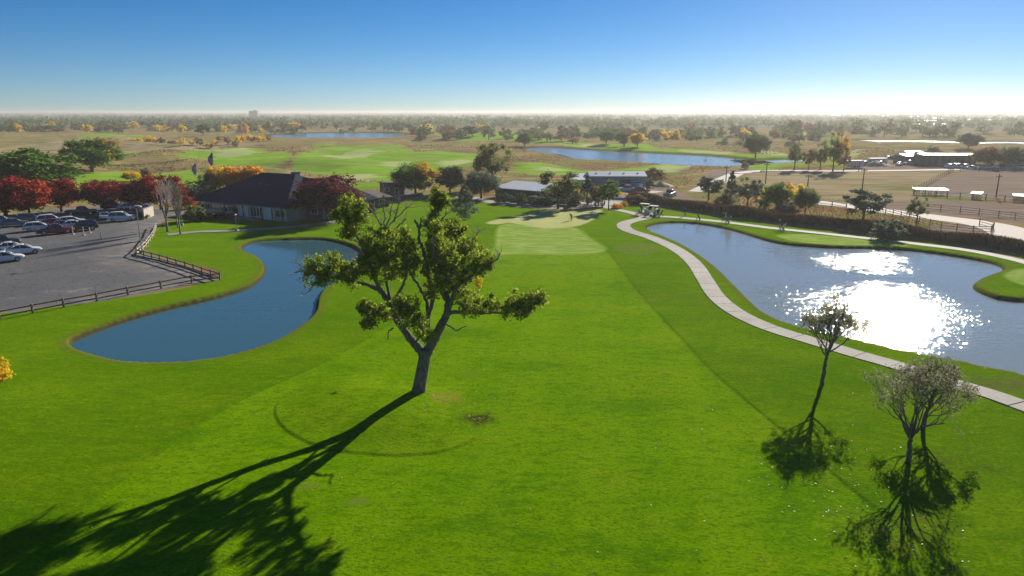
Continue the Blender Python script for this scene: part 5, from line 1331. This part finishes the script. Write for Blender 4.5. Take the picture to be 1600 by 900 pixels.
# ------------------------------------------------------------------ vehicles
M_TYRE = simple('black_tyre', (.02, .02, .02), .85, .1, 9)
M_RIM = simple('alloy_rim', (.45, .46, .48), .3, .1, 9, metal=.8)
M_LAMP = simple('clear_lamp', (.75, .75, .72), .15, .05, 5)
M_TAIL = simple('red_lamp', (.35, .02, .02), .25, .1, 5)
def paint(name, col): return simple('paint_' + name, col, .28, .04, 2, coat=.6)
def loft(mb, rings, mi=0):
    n = len(rings[0]); vs = [p for r_ in rings for p in r_]
    fs = [(i * n + k, i * n + (k + 1) % n, (i + 1) * n + (k + 1) % n, (i + 1) * n + k) for i in range(len(rings) - 1) for k in range(n)]
    fs += [tuple(range(n - 1, -1, -1)), tuple((len(rings) - 1) * n + k for k in range(n))]
    mb.add(vs, fs, mi)
PROFILE = {  # lower body (x, belt z, half width) ; cabin (x, roof z)
    'sedan': dict(L=4.7, body=[(-2.35, .72, .70), (-2.2, .95, .82), (-1.2, 1.0, .90), (0, .96, .91), (1.1, .92, .90), (1.95, .80, .84), (2.3, .62, .70)], cab=[(-1.75, .98), (-.95, 1.40), (.15, 1.45), (1.15, .95)], r=.33, ax=1.38),
    'suv': dict(L=4.75, body=[(-2.37, .85, .76), (-2.25, 1.05, .87), (-1.0, 1.08, .93), (.3, 1.06, .93), (1.3, 1.03, .92), (2.1, .92, .86), (2.36, .72, .74)], cab=[(-2.2, 1.05), (-1.9, 1.68), (.2, 1.74), (1.15, 1.05)], r=.37, ax=1.4),
    'wagon': dict(L=4.75, body=[(-2.37, .75, .72), (-2.25, .98, .85), (-1.0, 1.0, .91), (.2, .97, .91), (1.2, .93, .90), (2.05, .80, .84), (2.36, .62, .70)], cab=[(-2.2, .98), (-1.75, 1.48), (.1, 1.53), (1.15, .95)], r=.34, ax=1.4),
    'pickup': dict(L=5.5, body=[(-2.75, .98, .86), (-2.7, 1.0, .9), (-.75, 1.02, .93), (.3, 1.05, .93), (1.4, 1.06, .92), (2.4, 1.0, .88), (2.75, .8, .78)], cab=[(-.75, 1.03), (-.6, 1.72), (.5, 1.74), (1.2, 1.04)], r=.40, ax=1.7),
}
CARS = {}
def car(kind, pm, loc, rz, label, group='cars parked in the car park', name=None, cat='car'):
    pr = PROFILE[kind]; key = kind
    if key not in CARS:
        body = MB(); rings = []
        for x, zb, hw in pr['body']:
            lo = .26 + .10 * (abs(x) > 2.1)
            rings.append([(x, -hw * .92, lo), (x, -hw, lo + .2), (x, -hw * .985, zb - .12), (x, -hw * .90, zb), (x, hw * .90, zb), (x, hw * .985, zb - .12), (x, hw, lo + .2), (x, hw * .92, lo)])
        loft(body, rings)
        c = pr['cab']; hwb, hwr = .80, .66
        def cr(x, z): return hwb + (hwr - hwb) * min(1, max(0, (z - 1.0) / (c[1][1] - 1.0)))
        # roof skin, pillars
        (xa, za), (xb, zb_), (xc, zc), (xd, zd) = c
        roof = MB()
        loft(roof, [[(x, -hwr * 1.01 * k, z - .05), (x, -hwr * .9 * k, z + .02), (x, hwr * .9 * k, z + .02), (x, hwr * 1.01 * k, z - .05)] for x, z, k in ((xb - .10, zb_ - .05, .97), (xb + .25, zb_ + .01, 1.0), ((xb + xc) / 2, (zb_ + zc) / 2 + .03, 1.0), (xc - .15, zc + .005, 1.0), (xc + .08, zc - .04, .97))])
        for s in (-1, 1):
            for (x0, z0), (x1, z1) in (((xa, za), (xb, zb_)), ((xd, zd), (xc, zc)), (((xb + xc) / 2 + .1, 1.0), ((xb + xc) / 2, zb_))):
                roof.tube([(x0, s * (hwb + .005), z0 - .03), (x1, s * hwr, z1 - .02)], .045, 5)
        glass = MB()
        loft(glass, [[(x0, -hwb, .93), (x1, -hwr + .005, z1 - .03), (x1, hwr - .005, z1 - .03), (x0, hwb, .93)] for x0, x1, z1 in ((xa + .02, xb, zb_), (xd - .02, xc, zc))])
        wheel = MB().tube([(0, -.11, 0), (0, -.10, 0), (0, .10, 0), (0, .11, 0)], [pr['r'] * .9, pr['r'], pr['r'], pr['r'] * .9], 16)
        rim = MB().tube([(0, -.125, 0), (0, .125, 0)], pr['r'] * .6, 10)
        bed = None
        extra = None
        if kind == 'pickup': extra = MB().box((-1.72, 0, 1.01), (1.75, 1.5, .05)).mesh('bed_liner', M_DARKW)
        CARS[key] = dict(body=body.mesh('body', paint('white', (.7, .7, .7)), True), roof=roof.mesh('roof_skin', paint('white', (.7, .7, .7)), True), glass=glass.mesh('window_glass', M_GLASS), wheel=wheel.mesh('wheel', M_TYRE), rim=rim.mesh('rim', M_RIM), hl=MB().box((0, 0, 0), (.12, .34, .13)).mesh('headlight', M_LAMP, bevel=.02), tl=MB().box((0, 0, 0), (.08, .22, .2)).mesh('taillight', M_TAIL, bevel=.02), extra=extra, plate=MB().box((0, 0, 0), (.06, 1.5, .18)).mesh('bumper', M_DARKW, bevel=.02))
        CARS[key]['body'].polygons.foreach_set('use_smooth', [True] * len(CARS[key]['body'].polygons))
    D = CARS[key]
    root = thing(name or {'sedan': 'parked_car', 'suv': 'parked_car', 'wagon': 'parked_car', 'pickup': 'pickup_truck'}[kind], label, cat, loc, rz, group)
    for nm in ('body', 'roof'):
        o = link(nm, D[nm], root)
        if nm == 'body':
            md = o.modifiers.new('crease', 'BEVEL'); md.width = .04; md.segments = 2
        o.material_slots[0].link = 'OBJECT'; o.material_slots[0].material = pm
    link('window_glass', D['glass'], root)
    if D['extra']: link('bed', D['extra'], root)
    for sx in (-1, 1):
        for sy in (-1, 1):
            wv = link('wheel', D['wheel'], root, (sx * pr['ax'], sy * .80, pr['r'])); link('rim', D['rim'], wv)
        link('headlight', D['hl'], root, (pr['body'][-1][0] - .12, sx * pr['body'][-1][2] * .82, pr['body'][-1][1] - .06))
        link('taillight', D['tl'], root, (pr['body'][0][0] + .0, sx * pr['body'][0][2] * .88, pr['body'][0][1] - .08))
        link('bumper', D['plate'], root, (sx * (pr['L'] / 2 - .03), 0, .42))
    return root
P_W = paint('white', (.72, .73, .74)); P_S = paint('silver', (.42, .44, .46)); P_BK = paint('black', (.018, .018, .02)); P_BL = paint('blue', (.045, .10, .26)); P_R = paint('red', (.20, .014, .018)); P_GB = paint('grey_blue', (.10, .16, .20)); P_G = paint('grey', (.09, .095, .10)); P_LB = paint('light_blue', (.25, .36, .50))
for kind, pm, px, y, deg, lb in (
        ('suv', P_LB, 2, 351, 38, 'pale blue white car cut by the left edge at the back of the car park'), ('sedan', P_GB, 22, 353.5, 38, 'grey blue sedan parked beside the car cut by the left edge'),
        ('suv', P_G, 48, 347.5, 36, 'dark grey car half hidden left of the boxy white car'), ('sedan', P_BK, 63, 345, 36, 'black sedan behind the dark grey car at the back of the car park'),
        ('suv', P_W, 80, 349.5, 38, 'boxy white car behind the white wagon'), ('wagon', P_W, 61, 360, 36, 'white wagon parked alone just left of the red pickup'), ('pickup', P_R, 87, 365.5, 40, 'dark red pickup truck at the front of the back row'),
        ('sedan', P_R, 84, 354, 38, 'dark maroon car squeezed behind the red pickup'), ('sedan', P_BL, 98, 357, 38, 'blue sedan behind the red pickup bonnet'), ('wagon', P_W, 113, 351, 38, 'white car behind the blue sedan'),
        ('suv', P_BK, 130, 360, 215, 'black car with a red tail at the right end of the front row'),
        ('sedan', P_W, 115, 356.5, 38, 'pale sedan hidden between the blue sedan and the black car'),
        ('suv', P_BK, 4, 384, 38, 'black car cut by the left edge in the middle of the car park'), ('sedan', P_W, 18, 393, 38, 'white sedan behind the nearer white sedan'), ('sedan', P_W, 37, 397, 38, 'white sedan nose out in the open middle of the car park'),
        ('sedan', P_W, 8, 409, 38, 'nearest white sedan cut by the left edge of the picture'), ('pickup', P_BK, 128, 336, 20, 'dark pickup truck under the crimson trees'), ('suv', P_BK, 172, 341.5, 30, 'black car parked left of the long white car by the hedge'),
        ('sedan', P_W, 164, 342.5, 120, 'white car nosed in beside the black car near the hedge'), ('suv', P_W, 191, 345, 22, 'long white car parked near the cream block wall'), ('sedan', P_BL, 216, 326, 20, 'blue car behind the cream block wall'), ('sedan', P_W, 203, 328, 20, 'white car behind the hedge plant'), ('suv', P_BK, 178, 327, 20, 'dark car in the shade under the crimson trees')):
    p = G(px, y); car(kind, pm, (p.x, p.y, .02), R(deg), lb)
YG = 'vehicles in the workshop yard'
for kind, pm, px, y, deg, lb in (('pickup', P_W, 981, 299.5, 10, 'white truck in the yard before the teal workshop'), ('sedan', P_R, 1001, 301, 5, 'dark red car in the yard before the teal workshop'), ('pickup', P_BL, 1047, 307, 60, 'dark blue truck at the right end of the workshop yard'), ('pickup', P_W, 984, 294.5, 0, 'white truck against the workshop wall')):
    p = G(px, y); car(kind, pm, (p.x, p.y, p.z + .02), R(deg), lb, YG)
BG = 'vehicles parked by the long barn'
rv = random.Random(4)
for i, px in enumerate((1482, 1490, 1497, 1509, 1518, 1527, 1537, 1548, 1556, 1563, 1572, 1581, 1590, 1598, 1388, 1397, 1409, 1421, 1352, 1362, 1405, 1376)):
    y = rv.uniform(262.5, 265) if i < 14 else (rv.uniform(248, 251) if i < 17 else rv.uniform(254, 259)); p = G(px, y)
    ci = rv.randrange(5); o = car(rv.choice(['suv', 'pickup', 'sedan', 'suv']), (P_W, P_W, P_S, P_G, P_BK)[ci], (p.x, p.y, p.z + .02), rv.uniform(0, 3), 'small vehicle in the line parked along the arena before the long barn' if i < 14 else 'small vehicle in the loose cluster left of the long barn', BG if i < 14 else 'vehicles left of the long barn')
    SORT.append((o['group'], px, ('small white', 'small white', 'small silver', 'small grey', 'small black')[ci], o))

# horse trailers / sheds on the pens
def trailer(px, y, L, label, rz=0.1):
    p = G(px, y); root = thing('white_trailer', label, 'trailer', p, rz)
    MB().box((0, 0, 1.55), (L, 2.3, 2.3)).build('body', M_PALEW, root, bevel=.12)
    for x in (-.5, .5):
        for s in (-1, 1): MB().tube([(x, s * 1.05, .38), (x, s * 1.2, .38)], .38, 12).build('wheel', M_TYRE, root)
    MB().box((L / 2 + .5, 0, .6), (1.1, .1, .1)).build('drawbar', M_DARKW, root); MB().box((-L / 2 - .02, 0, 1.5), (.06, 1.9, 1.9)).build('door', M_FRAME, root)
trailer(1370, 258, 7, 'white trailer on the field left of the far vehicles'); trailer(1335, 262, 6, 'small white trailer near the yellowish slim tree')
def pen_roof(pxa, pxb, y, label):
    A, B = G(pxa, y), G(pxb, y + .8); L, rz = frame_of(A, B); root = thing('pen_shelter', label, 'shelter', A, rz, 'open shelters at the pens')
    n = 6
    for k in range(n):
        for yy in (0, 2.2): MB().box((L * k / (n - 1), yy, .65), (.12, .12, 1.3)).build('post', M_WOODF, root)
    MB().add([(-.3, -.4, 1.3), (L + .3, -.4, 1.3), (L + .3, 2.6, 1.5), (-.3, 2.6, 1.5), (-.3, -.4, 1.38), (L + .3, -.4, 1.38), (L + .3, 2.6, 1.58), (-.3, 2.6, 1.58)], [(3, 2, 1, 0), (4, 5, 6, 7), (0, 1, 5, 4), (1, 2, 6, 5), (2, 3, 7, 6), (3, 0, 4, 7)]).build('roof', M_ROOFW, root)
pen_roof(1432, 1479, 304.5, 'white roofed open shelter at the left end of the pens')
pen_roof(1518, 1530, 311, 'small white shelter in the middle of the pens'); pen_roof(1584, 1600, 315, 'small white shelter at the right end of the pens')

# white tank and sand pile in the yard, sign
root = thing('white_tank', 'white tank against the right end of the teal workshop', 'tank', G(999, 296)); MB().tube([(0, 0, .1), (0, 0, 1.5), (0, 0, 1.75)], [.9, .9, .5], 16).build('vessel', M_FRAME, root, smooth=False); MB().tube([(0, 0, 1.75), (0, 0, 1.9)], .2, 8).build('cap', M_DARKW, root); MB().box((0, 0, .05), (1.9, 1.9, .12)).build('base', M_CONC, root)
def pile(px, y, w_, h_, label, col):
    p = G(px, y); rng = np.random.default_rng(px); n = 24; vs = []; fs = []
    for r_ in range(7):
        for k in range(n):
            a = 6.283 * k / n; rr = w_ * r_ / 6 * (1 + .12 * math.sin(3 * a + 1) + .05 * rng.normal()); vs.append((rr * math.cos(a), rr * .8 * math.sin(a), h_ * (1 - r_ / 6) ** .9 + .05 * rng.normal() * (r_ < 6) - .1 * (r_ == 6)))
    fs = [(r_ * n + k, r_ * n + (k + 1) % n, (r_ + 1) * n + (k + 1) % n, (r_ + 1) * n + k) for r_ in range(6) for k in range(n)]
    o = MB().add(vs, fs).build('sand_pile', simple('pile_' + str(px), col, .95, .2, 2), loc=p, smooth=True); tag(o, label, 'sand pile')
pile(1033, 291, 3.2, 1.3, 'pale sand pile right of the workshop yard', (.45, .37, .27)); pile(1366, 259, 6, 2.2, 'tan dirt pile on the field left of the long barn', (.35, .28, .20))
root = thing('yard_sign', 'blank white board on posts above the reeds', 'sign', G(1121, 320), .2)
MB().box((0, 0, 1.25), (.9, .06, .7)).build('panel', M_FRAME, root)
for x in (-.35, .35): MB().box((x, .06, .6), (.07, .07, 1.5)).build('post', M_WOODF, root)

# ------------------------------------------------------------------ people
def skin_person(name, joints, edges, radii, mats, bands):
    me = bpy.data.meshes.new('skel'); me.from_pydata(joints, edges, []); o = bpy.data.objects.new('skel', me); COL.objects.link(o)
    md = o.modifiers.new('skin', 'SKIN'); md.use_smooth_shade = True
    for i, r_ in enumerate(radii): me.skin_vertices[0].data[i].radius = (r_, r_ * .85)
    me.skin_vertices[0].data[0].use_root = True
    o.modifiers.new('sub', 'SUBSURF').levels = 1
    dg = bpy.context.evaluated_depsgraph_get(); dg.update()
    out = bpy.data.meshes.new_from_object(o.evaluated_get(dg)); bpy.data.objects.remove(o)
    out.name = name; out.materials.clear()
    for m in mats: out.materials.append(m)
    for p in out.polygons: p.material_index = bands(p.center)
    return out
SKIN = simple('skin', (.42, .25, .17), .6, .08, 8); HAIR = simple('dark_hair', (.03, .02, .015), .8, .2, 9)
CL = {n: simple('cloth_' + n, c, .85, .15, 6) for n, c in dict(dark=(.025, .027, .03), navy=(.03, .045, .09), white=(.62, .62, .60), grey=(.16, .16, .17), khaki=(.30, .24, .16), red=(.28, .04, .04)).items()}
E = [(0, 1), (1, 2), (2, 3), (3, 4), (0, 5), (5, 6), (6, 7), (7, 8), (0, 9), (9, 10), (10, 11), (11, 12), (2, 13), (13, 14), (14, 15), (2, 16), (16, 17), (17, 18)]
RADII = [.15, .155, .15, .065, .105, .10, .075, .05, .05, .10, .075, .05, .05, .075, .05, .04, .075, .05, .04]
POSES = {
    'walk': [(0, 0, .95), (.02, 0, 1.15), (.03, 0, 1.40), (.04, 0, 1.53), (.07, 0, 1.66), (.0, .10, .88), (.14, .10, .50), (.10, .10, .09), (.25, .10, .05), (0, -.10, .88), (-.06, -.10, .48), (-.28, -.10, .12), (-.16, -.10, .05), (.02, .21, 1.36), (.0, .26, 1.10), (.16, .25, .90), (.02, -.21, 1.36), (-.10, -.25, 1.10), (-.12, -.24, .86)],
    'stand': [(0, 0, .95), (0, 0, 1.15), (0, 0, 1.40), (.01, 0, 1.53), (.03, 0, 1.66), (0, .10, .88), (.02, .11, .48), (0, .12, .09), (.14, .13, .05), (0, -.10, .88), (.01, -.11, .48), (-.02, -.12, .09), (.12, -.13, .05), (0, .21, 1.36), (.03, .26, 1.10), (.18, .20, .96), (0, -.21, 1.36), (.0, -.26, 1.10), (.08, -.25, .86)],
    'putt': [(-.06, 0, .92), (.06, 0, 1.08), (.24, 0, 1.26), (.33, 0, 1.34), (.42, 0, 1.42), (-.03, .12, .86), (.06, .15, .48), (0, .16, .09), (.14, .18, .05), (-.03, -.12, .86), (.06, -.15, .48), (0, -.16, .09), (.14, -.18, .05), (.24, .19, 1.20), (.32, .16, .98), (.40, .02, .80), (.24, -.19, 1.20), (.32, -.16, .98), (.40, -.02, .76)],
    'sit': [(0, 0, .62), (-.03, 0, .82), (-.02, 0, 1.06), (.0, 0, 1.19), (.03, 0, 1.32), (.08, .10, .60), (.45, .12, .60), (.52, .12, .22), (.64, .12, .18), (.08, -.10, .60), (.45, -.12, .60), (.52, -.12, .22), (.64, -.12, .18), (-.02, .21, 1.02), (.08, .25, .82), (.32, .18, .86), (-.02, -.21, 1.02), (.08, -.25, .82), (.32, -.18, .86)],
}
def person(pose, loc, rz, top, bottom, label, hat='white', group='golfers out on the course', held=None):
    J = POSES[pose]; hip = J[0][2]; neck = J[3][2]
    def bands(c):
        if c.z < .075: return 4
        if c.z > neck - .03 and abs(c.y) < .14 and (c - Vector(J[4])).length < .30: return 2
        d = min((Vector(c) - Vector(J[15])).length, (Vector(c) - Vector(J[18])).length)
        if d < .13: return 2
        if pose == 'sit': return 0 if c.x < .1 and c.z > .68 or d < .45 and c.z > .72 else 1
        return 0 if c.z > hip - .02 or (abs(c.y) > .19 and c.z > .8) else 1
    key = 'body_' + pose + top + bottom
    root = thing('person', label, 'person', loc, rz, group)
    me = bpy.data.meshes.get(key) or skin_person(key, J, E, RADII, [CL[top], CL[bottom], SKIN, HAIR, CL['dark']], bands)
    link('body', me, root)
    h = Vector(J[4]); cap = MB(); k = 10; rings = []
    for i in range(4):
        a = i / 3 * math.pi / 2; rr = .125 * math.cos(a) + .002; rings.append([(h.x - .01 + rr * math.cos(6.283 * q / k), rr * .9 * math.sin(6.283 * q / k), h.z + .05 + .10 * math.sin(a)) for q in range(k)])
    loft(cap, rings); cap.box((h.x + .14, 0, h.z + .06), (.13, .17, .02)); cap.build('cap', CL[hat], root, smooth=False)
    ey = MB(); ey.box((h.x + .112, .035, h.z + .01), (.02, .025, .015)).box((h.x + .112, -.035, h.z + .01), (.02, .025, .015)); ey.build('eyes', HAIR, root)
    MB().box((h.x + .125, 0, h.z - .025), (.03, .025, .05), taper=.6).build('nose', SKIN, root)
    for j, s in ((15, 1), (18, -1)):       # curled fingers and a thumb on each hand
        hd = Vector(J[j]); f = MB()
        for q in range(4): f.tube([hd + Vector((.0, (q - 1.5) * .021, -.02)), hd + Vector((.02, (q - 1.5) * .022, -.075 + .006 * abs(q - 1))), hd + Vector((.045, (q - 1.5) * .02, -.10 + .008 * abs(q - 1)))], [.012, .011, .008], 5)
        f.tube([hd + Vector((.02, -s * .035, 0)), hd + Vector((.05, -s * .04, -.04)), hd + Vector((.055, -s * .03, -.06))], [.013, .011, .008], 5)
        f.build('hand', SKIN, root)
    if held == 'club':
        o = MB().tube([Vector(J[15]) + Vector((0, -.01, .06)), Vector(J[15]) + Vector((.28, -.02, -.78))], .018, 6).box(Vector(J[15]) + Vector((.32, -.02, -.78)), (.12, .05, .05)).build('golf_club', M_STONE, None)
        o.matrix_world = Matrix.Translation(loc) @ Matrix.Rotation(rz, 4, 'Z'); tag(o, 'thin steel golf club held by the bending golfer on the green', 'golf club')
    return root
def push_cart(loc, rz, label, bagm, group='golf trolleys beside the golfers'):
    root = thing('golf_trolley', label, 'golf trolley', loc, rz, group)
    fr = MB(); fr.tube([(.45, 0, .15), (.1, 0, .45), (-.35, 0, .98), (-.5, 0, 1.02)], .022, 6); fr.tube([(.0, -.33, .16), (.05, 0, .42), (.0, .33, .16)], .018, 6); fr.build('frame', M_DARKW, root)
    for x, y, r_ in ((0, -.34, .16), (0, .34, .16), (.48, 0, .13)):
        o = MB().tube([(x, y - .025, r_), (x, y + .025, r_)], r_, 12).build('wheel', M_TYRE, root); MB().tube([(x, y - .03, r_), (x, y + .03, r_)], r_ * .55, 8).build('rim', M_FRAME, o)
    MB().tube([(.32, 0, .28), (.02, 0, .70), (-.24, 0, 1.10)], [.13, .15, .14], 10).build('golf_bag', bagm, root)
    for k in range(6): MB().tube([(-.2, (k - 2.5) * .04, 1.05), (-.36 - .02 * (k % 3), (k - 2.5) * .05, 1.30)], [.012, .03], 5).build('club', M_RIM, root)
def golf_cart(loc, rz, label, bodym):
    root = thing('golf_cart', label, 'golf cart', loc, rz, 'golf carts at the path junction')
    b = MB(); rings = [[(x, -.56, .25), (x, -.58, z), (x, .58, z), (x, .56, .25)] for x, z in ((1.15, .62), (.95, .82), (.6, .86), (.55, .35), (-.25, .35), (-.3, .68), (-1.0, .70), (-1.15, .6))]; loft(b, rings); b.build('body', bodym, root, bevel=.02)
    MB().box((-.45, 0, .80), (.5, 1.1, .16)).build('seat', M_FRAME, root, bevel=.03); MB().box((-.72, 0, 1.1), (.14, 1.1, .45), ry=-.15).build('backrest', M_FRAME, root, bevel=.03)
    MB().box((-.1, 0, 1.86), (1.9, 1.2, .09)).build('roof', bodym, root, bevel=.04)
    for x, xt in ((.72, .5), (-.85, -.8)):
        for s in (-1, 1): MB().tube([(x, s * .54, .7), (xt, s * .52, 1.83)], .025, 6).build('roof_post', M_DARKW, root)
    MB().add([(.70, -.5, .88), (.70, .5, .88), (.53, .48, 1.75), (.53, -.48, 1.75), (.72, -.5, .88), (.72, .5, .88), (.55, .48, 1.75), (.55, -.48, 1.75)], [(0, 1, 2, 3), (7, 6, 5, 4), (0, 4, 5, 1), (1, 5, 6, 2), (2, 6, 7, 3), (3, 7, 4, 0)]).build('windscreen', M_GLASS, root)
    MB().tube([(.42, .25, .9), (.3, .25, 1.02)], .02, 6).tube([(.31, .25 + .15 * math.cos(a * .7), 1.0 + .13 * math.sin(a * .7)) for a in range(10)], .014, 5).build('steering_wheel', M_DARKW, root)
    for x in (.75, -.72):
        for s in (-1, 1): w_ = MB().tube([(x, s * .5, .23), (x, s * .62, .23)], .23, 12).build('wheel', M_TYRE, root); MB().tube([(x, s * .5, .23), (x, s * .63, .23)], .12, 8).build('rim', M_FRAME, w_)
    for s in (-1, 1): MB().box((1.13, s * .4, .58), (.06, .2, .1)).build('headlight', M_LAMP, root)
    for s in (-.25, .25): MB().tube([(-1.1, s, .5), (-1.2, s, 1.25)], .14, 8).build('golf_bag', CL['navy'] if s > 0 else CL['dark'], root)
def at(px, y, up=.02): p = G(px, y); p.z += up; return p
golf_cart(at(1006, 333, .06), 2.6, 'pale golf cart at the left of the group on the path junction', M_PALEW)
golf_cart(at(1020, 336.5, .06), 2.4, 'white golf cart in the middle of the path junction with two people beside it', M_FRAME)
golf_cart(at(936, 323.5, .06), 3.0, 'golf cart parked in shade by the thin brownish tree near the green', M_PALEW)
person('stand', at(1002.5, 334), 2.2, 'dark', 'navy', 'person in dark clothes standing left of the pale golf cart')
person('stand', at(1014, 334.5), 3.6, 'dark', 'dark', 'person in black standing between the two golf carts', 'dark')
person('stand', at(1024, 335.5), 4.4, 'dark', 'grey', 'person in dark jacket at the right side of the white golf cart')
person('stand', at(1029.5, 338, .07), 3.0, 'navy', 'dark', 'person in dark blue beside the trolley at the path junction', 'dark')
push_cart(at(1033.5, 338, .07), 2.0, 'dark bag trolley beside the person in dark blue', CL['dark'])
person('walk', at(1070.5, 338, .02), 3.3, 'dark', 'grey', 'person in dark clothes walking on the grass above the pond path', 'dark')
push_cart(at(1091, 344.2, .07), .6, 'golf trolley standing alone on the pond path', CL['red'])
person('walk', at(1129, 347, .07), 3.2, 'dark', 'dark', 'person in black walking beside the person in white by the pond', 'dark')
person('walk', at(1133.5, 348.3, .07), 3.0, 'white', 'grey', 'person in a white shirt walking by the pond with a trolley')
push_cart(at(1138.5, 349, .07), 2.9, 'trolley pulled behind the person in a white shirt', CL['grey'])
person('walk', at(1218, 359.5, .07), 3.1, 'dark', 'grey', 'person in dark clothes walking alone on the path toward the right')
push_cart(at(1224, 360.3, .07), 2.9, 'pale trolley pulled by the lone walker on the right path', CL['white'])
person('putt', at(893, 344.5, .0), 3.6, 'navy', 'dark', 'golfer bending over a putt on the green', held='club')
person('stand', at(934.5, 325), 1.0, 'red', 'khaki', 'person in red standing by the golf cart near the green')

prairie_tufts()
name_by_place()
haze_box()
